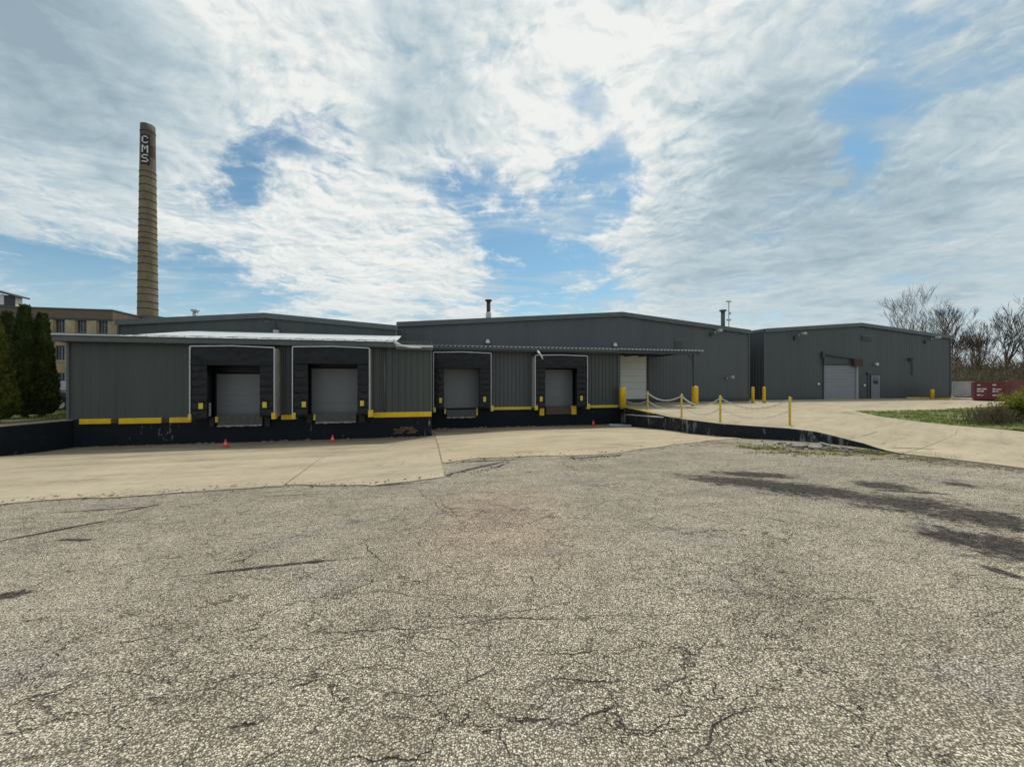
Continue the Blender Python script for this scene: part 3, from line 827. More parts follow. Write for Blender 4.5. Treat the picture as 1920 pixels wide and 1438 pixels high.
for (ax, ay), (bx, by) in zip(fine[1:15], fine[2:16]):
    yl.bar((ax - .02, ay, 0.006), (bx - .02, by, 0.006), .07, .05)
yl.build('edge_strip', yellow_pale, rw2)
# thin pipe rail along the ramp wall
pr = MB()
p0 = hit(1171, 800, lot_z)
rail = [(6.98, 23.3), (6.98, 21.0), (6.98, 18.6)]
pr.tube([(6.58, 23.0, -.80), (6.58, 23.0, -0.33), (6.74, 21.0, -0.22), (6.98, 18.2, -0.06)], 0.028, 8)
tag(pr.build('pipe_rail', galv, None, True), 'thin grey pipe rail running along the ramp wall beside the docks', 'rail')

# ------------------------------------------------------------------ low dock building (front)
A = thing('loading_dock_building', 'low charcoal metal dock building with two dock doors and a white lean-to roof', 'building', W(-7, 0), TH)
AO = (-7, 0, 0)


def corr(mb, s0, s1, t, z0, z1, pitch=0.3, dep=0.035, back=None):
    """ribbed metal sheet facing the viewer; z1 is a height or a function of s"""
    top = z1 if callable(z1) else (lambda s: z1)
    prof_ = []
    s = s0
    while s < s1 - 1e-6:
        for ds, dt in ((0, 0), (.62 * pitch, 0), (.72 * pitch, -dep), (.90 * pitch, -dep)):
            if s + ds < s1: prof_.append((s + ds, t + dt))
        s += pitch
    prof_.append((s1, t))
    n = len(prof_)
    mb.add([(a, b, z0) for a, b in prof_] + [(a, b, top(a)) for a, b in prof_], [(i, i + 1, i + 1 + n, i + n) for i in range(n - 1)])


ZF = 3.52          # eave underside of the low buildings
Dpad = 0.75


def shelter(bld, off, t, o0, o1, ptop, i0, i1, phead, label=None, flank=None):
    """dock shelter: vinyl head and side pads on a frame standing out from the wall, with pale edge trim"""
    tf = t - Dpad
    s0, s1 = ps(o0, tf), ps(o1, tf); q0, q1 = ps(i0, tf), ps(i1, tf)
    mid = (o0 + o1) / 2
    zt = pf(mid, ptop, tf)[1]; zh = pf(mid, phead, tf)[1]
    rnd = random.Random(int(o0))
    fr = MB(off)
    fr.box(s0, s1, tf + .04, t - .02, zt - .04, zt)                 # roof of the shelter
    sh = fr.build('dock_shelter', vinyl_black, bld)
    for sx, nm in ((s0, 'side_curtain'), (s1, 'side_curtain')):
        f = MB(off); n = 14
        vs = []
        for j in range(n + 1):
            z = 0.04 + (zt - 0.04) * j / n
            for k, tt in enumerate((tf + .02, tf + .26, tf + .5, t)):
                vs.append((sx + (0 if k in (0, 3) else 0.018 * math.sin(j * 1.7 + k + rnd.random())), tt, z))
        f.add(vs, [(j * 4 + k, j * 4 + k + 1, (j + 1) * 4 + k + 1, (j + 1) * 4 + k) for j in range(n) for k in range(3)])
        f.build(nm, vinyl_white, sh)

    def pad(a, b, za, zb, nz, pleat, name, th=.16):
        m_ = MB(off); nxp = 9 if pleat else 34; vs = []
        nj = nz * 8 if pleat else 12
        for j in range(nj + 1):
            z = za + (zb - za) * j / nj
            for i in range(nxp + 1):
                u = i / nxp
                x = a + (b - a) * u
                bul = math.sin(math.pi * u) ** .5
                y = tf - .05 * bul
                if pleat:
                    y += .045 * (1 - abs(math.sin(math.pi * (j / 8.0)))) ** 2 * bul
                    y -= .075 * bul * (.35 - abs(noise.noise((x * 4 + z * 3 + o0, z * 5 - x * 4, 2 + o0 * .01))))
                    x += .02 * noise.noise((z * 5, o0, i * .5))
                else:
                    y -= .06 * (abs(noise.noise((x * 2.6 + z, z * 3, o0 * .01))) - .2) + .035 * noise.noise((x * 6.0 - z * 2, z * 4, o0 * .01))
                zz = z
                vs.append((x, y, zz))
        m_.add(vs, [(j * (nxp + 1) + i, j * (nxp + 1) + i + 1, (j + 1) * (nxp + 1) + i + 1, (j + 1) * (nxp + 1) + i) for j in range(nj) for i in range(nxp)])
        m_.box(a + .005, b - .005, tf + .03, tf + th, za + .01, zb - .01)
        return m_.build(name, vinyl_black, sh, True)
    pad(s0 + .02, s1 - .02, zh, zt - .05, 1, False, 'head_pad')
    pad(s0 + .02, q0, 0.02, zh - .01, 7, True, 'side_pad')
    pad(q1, s1 - .02, 0.06, zh - .01, 7, True, 'side_pad')
    hem = MB(off); hem.box(s0 + .04, s1 - .04, tf - .075, tf - .045, zh - .02, zh + .03); hem.build('head_hem', vinyl_black, sh)
    tr = MB(off); tm = (s0 + s1) / 2
    tr.bar((s0, tf - .03, zt), (tm, tf - .03, zt + .045), .05, .045); tr.bar((tm, tf - .03, zt + .045), (s1, tf - .03, zt), .05, .045)
    tr.box(s0 - .022, s0 + .014, tf - .055, tf - .005, 0.05, zt - .02); tr.box(s1 - .014, s1 + .022, tf - .055, tf - .005, 0.05, zt - .02)
    tr.build('edge_trim', white_paint, sh)
    # inner side walls of the opening
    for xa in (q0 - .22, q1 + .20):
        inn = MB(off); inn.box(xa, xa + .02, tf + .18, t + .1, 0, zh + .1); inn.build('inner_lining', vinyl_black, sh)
    # guide marks sewn on the pads
    return sh, (s0, s1, q0, q1, zt, zh, tf)


def dock_door(bld, off, t, s0, s1, ztop):
    m_ = MB(off)
    for a, b in ((s0 - .06, s0), (s1, s1 + .06)): m_.box(a, b, t + .02, t + .1, 0.02, ztop + .06)
    m_.box(s0 - .06, s1 + .06, t + .02, t + .1, ztop + .06, ztop + .14)
    m_.box(s0 - .06, s1 + .06, t + .02, t + .1, ztop + .141, 2.75)  # black panel standing in for the shade above the door leaf
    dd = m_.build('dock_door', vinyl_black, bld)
    fl = MB(off); fl.box(s0 - .5, s1 + .5, t - .25, t + .6, -.06, -.004); fl.build('dock_floor', steel_dark, bld)
    bk = MB(off); bk.box(s0 - .5, s1 + .5, t + .5, t + .55, -.06, 3.3); bk.build('rear_light_block', vinyl_black, bld)  # unseen black sheet added behind the door to stop light leaking through
    for xa in (s0 - .5, s1 + .45):
        bk = MB(off); bk.box(xa, xa + .05, t - .15, t + .5, -.003, 3.3); bk.build('side_light_block', vinyl_black, bld)  # side sheets added to block light leaking past the door edges
    n = 4; h = (ztop - .04) / n
    for i in range(n):
        q = MB(off); q.box(s0 + .004, s1 - .004, t + .07, t + .12, .04 + i * h + .002, .04 + (i + 1) * h - .002)
        q.build('door_section', door_grey, dd)
    return dd


def mark(sh, off, tf, px, py, w=.16, h=.24):
    s, z = pf(px, py, tf - .08)
    m_ = MB(off); m_.box(s - w / 2 - .02, s + w / 2 + .02, tf - .105, tf - .06, z - h / 2 - .02, z + h / 2 + .02)
    b = m_.build('guide_patch', rust, sh)
    m_ = MB(off); m_.box(s - w / 2, s + w / 2, tf - .115, tf - .106, z - h / 2, z + h / 2)
    m_.build('guide_mark', yellow_pale, sh)


def lev(bld, off, t, px0, px1, py0, py1, mat=steel_dark, lip=True):
    s0, z1 = pf(px0, py0, t - .12); s1, z0 = pf(px1, py1, t - .12)
    m_ = MB(off); m_.box(s0, s1, t - .14, t - .06, z0, z1)
    for k in range(1, 6): m_.box(s0 + (s1 - s0) * k / 6 - .012, s0 + (s1 - s0) * k / 6 + .012, t - .152, t - .141, z0 + .03, z1 - .03)
    lv = m_.build('dock_leveler', mat, bld)
    if lip:
        m_ = MB(off); n = 10; vs = []
        for i in range(n):
            a = s0 + (s1 - s0) * i / n; b = s0 + (s1 - s0) * (i + .93) / n
            m_.box(a, b, t - .175, t - .155, z0 - .03 + .012 * math.sin(i * 2.3), z0 + .035)
        m_.build('lip_edge', steel_worn, lv)
    return lv


def blk(bld, off, t, px0, px1, py0, py1, name, mat, dep=.14, label=None):
    s0, z1 = pf(px0, py0, t - dep); s1, z0 = pf(px1, py1, t - dep)
    m_ = MB(off); m_.box(s0, s1, t - dep, t - .006, z0, z1)
    return m_.build(name, mat, bld, bevel=0.012, label=label)


# wall sheets between the doors
sL = ps(128); sR = -0.0
segs = [(sL, ps(362)), (ps(523), ps(556)), (ps(692), sR)]
for a, b in segs:
    m_ = MB(AO); corr(m_, a, b, 0.0, 0.03, ZF + .05, .29, .014 if a < -12 else .032); m_.build('wall_panel', clad_green, A)
for a, b in ((ps(362), ps(523)), (ps(556), ps(692))):
    m_ = MB(AO); m_.box(a, b, .0, .05, 2.55, ZF + .05); m_.build('door_header', clad_green, A)
for xa, xb, yb in ((sL + .01, sL + .05, 4.95), (sR - .04, sR - .005, 3.0)):
    m_ = MB(AO); m_.box(xa, xb, .01, yb, .03, ZF); m_.build('side_wall', clad_green, A)
m_ = MB(AO); m_.box(sL - .03, sL + .06, -.06, .02, .03, ZF); m_.build('corner_trim', trim_grey, A)
m_ = MB(AO); m_.box(sR - .07, sR + .015, -.06, .02, .03, ZF); m_.build('corner_trim', trim_grey, A)
# concrete base wall
m_ = MB(AO); m_.box(sL + .2, sR, -.05, .3, -1.5, 0.0); m_.build('base_wall', black_wall, A)
m_ = MB(AO)
rb = random.Random(4)
s_a, z_a = pf(738, 800); s_b, z_b = pf(783, 812)
bricks = A
for r_ in range(4):
    for k in range(5):
        if (r_ == 3 and k in (0, 4)) or rb.random() < .12: continue
        a = s_a + .21 * k + (.1 if r_ % 2 else 0); z = z_b + .0 + .085 * r_
        q = MB(AO); q.box(a, a + .195, -.075 - rb.uniform(0, .015), -.04, z, z + .072); q.build('brick', brick_red, A)
# low dark curb/steel plates and the pale patch at the right corner of the base
q = MB(AO); s1_, z1_ = pf(808, 790); q.box(-.16, -.012, -.062, -.052, -.95, -.02); q.build('bare_patch', black_peel, A)
# doors
for (o0, o1, pt, i0, i1, phd, d0, d1) in [(357, 514.5, 650.5, 388, 487, 684, 388, 490), (549, 692.5, 651.5, 577, 670, 681.5, 574, 672)]:
    sh, dims = shelter(A, AO, 0.0, o0, o1, pt, i0, i1, phd)
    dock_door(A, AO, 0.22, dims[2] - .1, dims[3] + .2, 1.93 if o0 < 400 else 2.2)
    for px, py in ([(377, 761), (496.5, 759)] if o0 < 400 else [(570, 758), (679, 756)]): mark(sh, AO, dims[6], px, py)
lev(A, AO, 0.0, 408, 492, 779, 797); lev(A, AO, 0.0, 592, 668, 775, 791)
for px0, px1, py0, py1 in [(403, 407.5, 781, 792), (587, 591, 777, 788)]: blk(A, AO, 0.0, px0, px1, py0, py1, 'dock_bumper', yellow_pale, .22)
for px0, px1, py0, py1 in [(496, 506, 780, 800), (392, 401, 783, 800), (575, 584, 777, 794), (673, 684, 774, 792)]:
    blk(A, AO, 0.0, px0, px1, py0, py1, 'dock_bumper', rubber, .2)
# yellow steel edge pieces
for px0, px1, py0, py1 in [(148, 207, 786, 794.5), (222, 302, 784.5, 793.5), (317, 358, 783, 792), (527, 549, 778, 786.5), (700, 809, 773.5, 781)]:
    blk(A, AO, 0.0, px0, px1, py0, py1, 'edge_bar', yellow, .13)
for px0, px1, py0, py1 in [(352, 358, 777, 788), (508.5, 516, 774, 786), (547, 554, 774, 786), (690, 699, 769, 782)]:
    blk(A, AO, 0.0 - .5, px0, px1, py0, py1, 'corner_guard', yellow, .3)
for px0, px1, py0, py1 in [(207.8, 221, 785.5, 794), (302.8, 316, 784, 793)]:
    blk(A, AO, 0.0, px0, px1, py0, py1, 'edge_bar', rust, .09)
q = MB(AO); s_, z_ = pf(394, 755, -.15); q.box(s_ - .03, s_ + .03, -.2, -.14, pf(394, 780, -.15)[1], z_); q.build('guide_post', white_paint, A)
# drain pipes on the right part of the wall
q = MB(AO); s_ = ps(721.5); q.tube([(s_, -.09, ZF), (s_, -.09, .12)], .045, 10); q.build('downspout', trim_grey, A, True)
# gutter fascia and roof
fl, fr_ = ps(97, -.45), ps(741, -.45)
zf1 = pf(420, 634.5, -.45)[1]; zf0 = pf(420, 645.5, -.45)[1]
q = MB(AO); q.box(fl, fr_, -.45, -.40, zf0, zf1); q.box(fl, fr_, -.40, 5.0, zf0 + .1, zf0 + .14); q.box(fl, fl + .05, -.399, 5.0, zf0, zf1)
q.tube([(fl, -.46, zf1 - .02), (fr_, -.46, zf1 - .02)], .03, 8)
q.tube([(fl, -.46, zf0 + .02), (fr_, -.46, zf0 + .02)], .022, 8); q.build('gutter', trim_grey, A)
q = MB(AO); q.box(fl - .02, ps(232, -.3), -.47, 5.0, zf1 + .004, zf1 + .05); q.build('roof_edge', white_roof, A)
# white lean-to roof rising to the gable behind, in seamed sheets
TG = 5.0
ra, rb_ = ps(234, -.3), ps(743, -.3); zb = pf(490, 623.5, TG)[1]
n = 24
for i in range(n):
    a = ra + (rb_ - ra) * i / n; b = ra + (rb_ - ra) * (i + 1) / n - .02
    q = MB(AO); dzz = .012 * math.sin(i * 2.1)
    q.add([(a, -.5, zf1 + .02 + dzz), (b, -.5, zf1 + .02 + dzz), (b, TG - .02, zb), (a, TG - .02, zb), (a, -.5, zf1 - .0), (b, -.5, zf1 - .0), (b, TG - .02, zb - .05), (a, TG - .02, zb - .05)],
          [(0, 1, 2, 3), (0, 4, 5, 1), (0, 3, 7, 4), (1, 5, 6, 2), (4, 7, 6, 5)])
    q.box(b - .03, b + .01, -.49, -.40, zf1 + .02, zf1 + .06)
    q.build('roof_sheet', white_roof, A)
# lower roof edge at the right end with bent white flashing
q = MB(AO); za = pf(780, 649.5, -.35)[1]
q.box(fr_ + .01, .05, -.36, 3.0, za - .03, za + .06); q.build('roof_edge', white_roof, A)
q = MB(AO); q.box(fr_ + .01, .04, -.34, -.29, za - .16, za - .035); q.build('gutter', trim_grey, A)
q = MB(AO); pts = [pf(738, 637, -.5), pf(742, 643, -.5), pf(752, 648, -.5), pf(768, 651, -.5), pf(790, 652, -.5)]
q.tube([(s_, -.5, z_) for s_, z_ in pts], [.075, .07, .045, .035, .02], 8); q.build('bent_flashing', white_roof, A)

# ------------------------------------------------------------------ gabled warehouse behind it
B = thing('gabled_warehouse', 'green grey gabled warehouse rising behind the white lean-to roof', 'building', W(-8, TG), TH); BO = (-8, TG, 0)
gl, gzl = pf(222, 601, TG); gm, gzm = pf(497, 588, TG); gr, gzr = pf(743, 611.5, TG)


def gab(l, zl, m, zm, r, zr):
    return lambda s: zl + (zm - zl) * (s - l) / (m - l) if s < m else zm + (zr - zm) * (s - m) / (r - m)


gf = gab(gl, gzl, gm, gzm, gr, gzr)


def gable_building(root, off, l, zl, m, zm, r, zr, t, depth, mat, fascia=.28, segs_=None, z0=.0, over=.12):
    f = gab(l, zl, m, zm, r, zr)
    for a, b, za, ztop in segs_ or [(l, r, z0, None)]:
        q = MB(off); corr(q, a, b, t, za, (lambda s: f(s) - .05) if ztop is None else ztop, .3, .013); q.build('wall_panel', mat, root)
    q = MB(off); q.box(l + .02, l + .06, t + .02, t + depth, z0, zl - .06); q.build('side_wall', mat, root)
    q = MB(off); q.box(r - .06, r - .02, t + .02, t + depth, z0, zr - .06); q.build('side_wall', mat, root)
    q = MB(off); q.box(l, r, t + depth, t + depth + .05, z0, min(zl, zr) - .06); q.build('rear_wall', mat, root)
    for (a, za, b, zb_) in ((l, zl, m, zm), (m, zm, r, zr)):
        q = MB(off); q.add([(a, t - over, za), (b, t - over, zb_), (b, t + depth + .2, zb_), (a, t + depth + .2, za), (a, t - over, za - .05), (b, t - over, zb_ - .05), (b, t + depth + .2, zb_ - .05), (a, t + depth + .2, za - .05)],
              [(0, 1, 2, 3), (4, 7, 6, 5), (0, 4, 5, 1), (1, 5, 6, 2), (2, 6, 7, 3), (3, 7, 4, 0)])
        q.build('roof', galv, root)
    q = MB(off)
    for (a, za, b, zb_) in ((l - .05, zl, m, zm), (m, zm, r + .05, zr)):
        q.add([(a, t - over - .06, za + .02), (b, t - over - .06, zb_ + .02), (b, t - over - .005, zb_ + .02), (a, t - over - .005, za + .02), (a, t - over - .06, za - fascia), (b, t - over - .06, zb_ - fascia), (b, t - over - .005, zb_ - fascia), (a, t - over - .005, za - fascia)],
              [(0, 1, 2, 3), (4, 7, 6, 5), (0, 4, 5, 1), (2, 6, 7, 3), (3, 7, 4, 0), (1, 5, 6, 2)])
        q.add([(a, t - over + .0, za - fascia * .9), (b, t - over, zb_ - fascia * .9), (b, t, zb_ - fascia * .9), (a, t, za - fascia * .9)], [(0, 3, 2, 1)])
    q.build('rake_trim', trim_grey, root)
    for xa, zt_ in ((l - .04, zl), (r - .05, zr)):
        q = MB(off); q.box(xa, xa + .09, t - .05, t + .01, z0, zt_ - fascia); q.build('corner_trim', trim_grey, root)
    return f


gable_building(B, BO, gl, gzl, gm, gzm, gr, gzr, TG, 22, clad_green, .27)
# conduit, box and lamp below the ridge
s_, z_ = pf(515, 613, TG - .06)
q = MB(BO); q.box(s_ - .05, s_ + .05, TG - .1, TG - .045, pf(515, 628, TG)[1], pf(515, 603, TG)[1]); q.box(s_ - .1, s_ + .12, TG - .16, TG - .045, z_ - .25, z_ - .02); q.build('conduit_box', frame_dark, B)
s_, z_ = pf(519, 622, TG - .1)
q = MB(BO); q.box(s_ - .13, s_ + .13, TG - .28, TG - .045, z_ - .06, z_ + .08); wl_ = q.build('wall_light', galv, B)
q = MB(BO); q.box(s_ - .11, s_ + .11, TG - .26, TG - .06, z_ - .10, z_ - .062); q.build('lens', lamp_glass, wl_)
s_, z_ = pf(503, 604, TG)
q = MB(BO); q.box(s_ - .2, s_ + .12, TG - .06, TG - .035, z_ - .08, z_ + .12); q.build('cover_plate', clad_green, B)


def vent(root, off, px, pbase, ptop, t, r, mat, name='roof_vent', cap=True):
    s, zb_ = pf(px, pbase, t); zt = pf(px, ptop, t)[1]
    q = MB(off); h = zt - zb_
    q.lathe([(r, -.9), (r, h - .3 * r)], 14, (s, t, zb_)); o = q.build(name, mat, root, True)
    if cap:
        q = MB(off); q.lathe([(r * 1.05, h - .9 * r), (r * 1.7, h - .8 * r), (r * 1.75, h - .1 * r), (r * 1.2, h), (.02, h + .02)], 14, (s, t, zb_)); q.build('vent_cap', mat, o, True)
    return o


vent(B, BO, 366, 594, 580.5, TG + 3, .13, galv)

# ------------------------------------------------------------------ wide warehouse in the middle
TB = 7.07
Cb = thing('wide_warehouse', 'wide charcoal gabled warehouse behind the corrugated dock canopy', 'building', W(9, TB), TH); CO = (9, TB, 0)
ml, mzl = pf(745, 605, TB); mm, mzm = pf(1165, 586, TB); mr, mzr = pf(1404, 619.5, TB)
dws, dwe = ps(1162, TB), ps(1213, TB); dzt = pf(1187, 667, TB)[1]
gable_building(Cb, CO, ml, mzl, mm, mzm, mr, mzr, TB, 30, clad_blue, .30,
               [(ml, dws, .0, None), (dws, dwe, dzt + .02, None), (dwe, mr, .0, None)], 0.0)
# white roller door under the canopy
q = MB(CO); q.box(dws - .08, dws, TB - .08, TB + .06, 0, dzt + .02); q.box(dwe, dwe + .08, TB - .08, TB + .06, 0, dzt + .02); q.box(dws - .08, dwe + .08, TB - .09, TB + .06, dzt + .02, dzt + .2)
wd = q.build('white_door', frame_dark, Cb)
nn = 7
for i in range(nn):
    q = MB(CO); h = (dzt - .02) / nn; q.box(dws + .004, dwe - .004, TB + .01, TB + .05, .02 + i * h + .005, .02 + (i + 1) * h - .005); q.build('door_section', door_white, wd)
q = MB(CO); q.box(dws - .05, mr, TB - .06, TB - .035, -.05, .28); q.build('base_trim', frame_dark, Cb)
# louvre
def louvre(root, off, t, x0, x1, y0, y1):
    s0, z1 = pf(x0, y0, t); s1, z0 = pf(x1, y1, t)
    q = MB(off); q.box(s0 - .05, s1 + .05, t - .06, t - .035, z0 - .05, z1 + .05); lo = q.build('louvre_vent', trim_grey, root)
    nl = 6
    q = MB(off)
    for i in range(nl):
        z = z0 + (z1 - z0) * (i + .5) / nl
        q.add([(s0, t - .11, z - .06), (s1, t - .11, z - .06), (s1, t - .065, z + .05), (s0, t - .065, z + .05)], [(0, 1, 2, 3)])
    q.build('louvre_slats', clad_green, lo)
louvre(Cb, CO, TB, 1265, 1280, 637, 655)


def wall_lamp(root, off, t, px, py, w=.3, kind='pack', col=lamp_glass):
    s, z = pf(px, py, t - .1)
    q = MB(off)
    if kind == 'pack':
        q.prism([(s - w / 2, z - .1), (s + w / 2, z - .1), (s + w * .32, z + .16), (s - w * .32, z + .16)], t - .22, t - .035)
    else:
        q.box(s - .05, s + .05, t - .1, t - .035, z - .05, z + .12); q.bar((s, t - .06, z + .05), (s + .02, t - .5, z + .16), .05, .05)
        q.prism([(s - w / 2, z + .08), (s + w / 2, z + .06), (s + w / 2 - .04, z + .22), (s - w / 2 + .06, z + .22)], t - .72, t - .42)
    o = q.build('wall_light', galv, root)
    q = MB(off)
    if kind == 'pack': q.box(s - w * .42, s + w * .42, t - .245, t - .225, z - .08, z + .05)
    else: q.box(s - w * .4, s + w * .4, t - .70, t - .44, z + .03, z + .056)
    q.build('lens', col, o)


wall_lamp(Cb, CO, TB, 914, 641); wall_lamp(Cb, CO, TB, 1152.5, 647)
wall_lamp(Cb, CO, TB, 1341, 624, .34, 'arm'); wall_lamp(Cb, CO, TB, 1363.5, 710, .22, 'arm')
s_, z_ = pf(1333, 627, TB); q = MB(CO); q.box(s_ - .12, s_ + .08, TB - .13, TB - .035, z_ - .14, z_ + .12); q.build('junction_box', frame_dark, Cb)
st = vent(Cb, CO, 916, 600, 562, TB + 5, .165, rust, 'exhaust_stack')
s_, z_ = pf(916, 590, TB + 5); q = MB(CO); q.lathe([(.22, -.5), (.22, .12), (.17, .2)], 14, (s_, TB + 5, z_)); q.build('stack_collar', galv, st, True)
vent(Cb, CO, 1355.5, 612, 581, TB + 6, .19, trim_grey, 'exhaust_stack')
s_, z_ = pf(1366.5, 565, TB + 5); zb_ = pf(1366.5, 622, TB + 5)[1]
q = MB(CO); q.tube([(s_, TB + 5, zb_), (s_, TB + 5, z_)], .045, 8); an = q.build('antenna_mast', galv, Cb)
q = MB(CO); q.box(s_ - .22, s_ + .22, TB + 4.9, TB + 5.1, z_ - .08, z_ + .03); q.box(s_ + .05, s_ + .2, TB + 4.95, TB + 5.05, z_ - 1.25, z_ - 1.05); q.box(s_ - .2, s_ + .2, TB + 4.9, TB + 5.1, z_ - 1.85, z_ - 1.7)
q.build('antenna_head', galv, an)

# ------------------------------------------------------------------ dock annex with the canopy
TA = 3.1
Dn = thing('dock_annex', 'ribbed charcoal dock annex with a corrugated canopy and two narrower dock doors', 'building', W(6, TA), TH); DO = (6, TA, 0)
aR = ps(1160, TA)
asegs = [(0.02, ps(818, TA)), (ps(917, TA), ps(1004, TA)), (ps(1098, TA), aR)]
for a, b in asegs:
    if b > a:
        q = MB(DO); corr(q, a, b, TA, 0.03, ZF - .05, .24, .04); q.build('wall_panel', clad_green if a > 8 else clad_blue, Dn)
for a, b in ((ps(818, TA), ps(917, TA)), (ps(1004, TA), ps(1098, TA))):
    q = MB(DO); q.box(a, b, TA, TA + .05, 2.6, ZF - .05); q.build('door_header', clad_blue, Dn)
q = MB(DO); q.box(aR - .05, aR - .01, TA + .02, TB - .06, .03, ZF); q.build('side_wall', clad_green, Dn)
q = MB(DO); q.box(aR - .06, aR + .03, TA - .06, TA + .015, .03, ZF - .05); q.build('corner_trim', trim_grey, Dn)
q = MB(DO); q.box(0.02, aR + .15, TA - .05, TA + .3, -1.5, 0.0); q.build('base_wall', black_wall, Dn)
for (o0, o1, pt, i0, i1, phd) in [(813, 920.5, 661.5, 832.5, 899.5, 690), (1003.5, 1101, 667, 1022.5, 1082, 689.5)]:
    sh, dims = shelter(Dn, DO, TA, o0, o1, pt, i0, i1, phd)
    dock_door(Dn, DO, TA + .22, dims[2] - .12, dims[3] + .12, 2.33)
    for px, py in ([(826, 750.5), (908.5, 748.5)] if o0 < 900 else [(1014.5, 748), (1090, 746.5)]): mark(sh, DO, dims[6], px, py, .15, .28)
lev(Dn, DO, TA, 838, 892, 768.5, 782); lev(Dn, DO, TA, 1024, 1073, 763, 776, wood_old, False)
for px0, px1, py0, py1, mt in [(833, 836.5, 767, 776, yellow_pale), (893, 896, 765, 779, yellow_pale), (1012, 1020.5, 765.5, 779, yellow), (1072, 1081, 761, 777, yellow)]:
    blk(Dn, DO, TA, px0, px1, py0, py1, 'dock_bumper', mt, .24)
for px0, px1, py0, py1 in [(921, 997, 763.5, 767.5), (1103, 1159, 760, 764)]:
    blk(Dn, DO, TA, px0, px1, py0, py1, 'edge_bar', yellow_pale, .13)
for px0, px1, py0, py1 in [(812.5, 817, 764, 773), (920.5, 925.5, 760.5, 771), (1003.5, 1008.5, 760, 769), (1101, 1106, 757, 767)]:
    blk(Dn, DO, TA - .5, px0, px1, py0, py1, 'corner_guard', yellow_pale, .3)
# canopy: corrugated sheet from the annex to past the white door
c0, c1_ = 0.03, ps(1316, TA - .6)
zc = pf(1000, 652, TA - .6)[1]
q = MB(DO); prf = []
s = c0
while s < c1_:
    for ds, dz_ in ((0, 0), (.09, 0), (.13, .05), (.20, .05)):
        prf.append((s + ds, dz_))
    s += .25
n = len(prf); rise = .32
q.add([(a, TA - .65, zc + b) for a, b in prf] + [(a, TB - .04, zc + b + rise) for a, b in prf] + [(a, TA - .65, zc + b - .018) for a, b in prf] + [(a, TB - .04, zc + b + rise - .018) for a, b in prf],
      [(i, i + 1, i + 1 + n, i + n) for i in range(n - 1)] + [(i + 2 * n, i + 3 * n, i + 1 + 3 * n, i + 1 + 2 * n) for i in range(n - 1)] + [(i, i + 2 * n, i + 1 + 2 * n, i + 1) for i in range(n - 1)])
q.build('canopy_sheet', galv, Dn)
q = MB(DO); q.box(c0, c1_ - .1, TA - .56, TA - .46, zc - .24, zc - .03); q.build('canopy_beam', frame_dark, Dn)
for k in range(14):
    a = c0 + .6 + k * (c1_ - 1.2 - c0) / 13; q = MB(DO); q.box(a - .04, a + .04, TA - .45, TB - .1, zc - .14, zc - .03); q.build('canopy_rafter', frame_dark, Dn)
q = MB(DO); q.box(c0, ps(1160, TA - .6), TA - .615, TA - .575, zc - .13, zc - .035); q.build('gutter', trim_grey, Dn)
# posts
s_ = ps(1300, TA + .2); q = MB(DO); q.tube([(s_ - .02, TA + .2, zc - .14), (s_ + .02, TA + .2, 1.5), (s_ + .14, TA + .2, 0)], .055, 8); q.bar((s_ - .45, TA + .2, zc - .17), (s_, TA + .2, zc - .6), .05, .05); q.build('canopy_post', frame_dark, Dn)
s_ = ps(1214.5, TB - .6); q = MB(DO); q.box(s_ - .05, s_ + .07, TB - .66, TB - .54, 0.0, zc + .05); q.build('canopy_post', frame_dark, Dn)
# broken downspout end
q = MB(DO); pts = [pf(1010, 658, TA - .95), pf(1012, 664, TA - .95), pf(1016, 669, TA - .95), pf(1017, 674, TA - .95)]
q.tube([(a, TA - .95 + .2 * (i == 0), b) for i, (a, b) in enumerate(pts)], .06, 8); q.build('downspout_end', white_paint, Dn, True)

# ------------------------------------------------------------------ warehouse on the right
TC = 8.27
Rw = thing('far_warehouse', 'charcoal gabled warehouse on the right with a roller door and a small door', 'building', W(34, TC), TH); RO = (34, TC, 0)
rl, rzl = pf(1433, 617, TC); rm, rzm = pf(1612, 606, TC); rr, rzr = pf(1782, 630.5, TC)
ro0, ro1 = ps(1544, TC), ps(1605, TC); roz = pf(1575, 685, TC)[1]
gable_building(Rw, RO, rl, rzl, rm, rzm, rr, rzr, TC, 26, clad_dark, .30, [(rl, ro0, 0, None), (ro0, ro1, roz, None), (ro1, rr, 0, None)], 0.0)
q = MB(RO); corr(q, 0, 26, 0, 0.0, rzl - .1, .3, .035)
q2 = MB(RO); q2.v = [(rl + .012 - (v[1]) * 1.0 - .03 + 0.0, TC + v[0], v[2]) for v in q.v]; q2.v = [(rl + v_[1] , TC + v_[0], v_[2]) for v_ in q.v]; q2.f = [f[::-1] for f in q.f]; q2.mi = q.mi
q2.build('side_panel', clad_dark, Rw)
q = MB(RO); q.box(rl - .1, rl + .02, TC - .05, TC + 26, rzl - .26, rzl + .01); q.build('eave_trim', trim_grey, Rw)
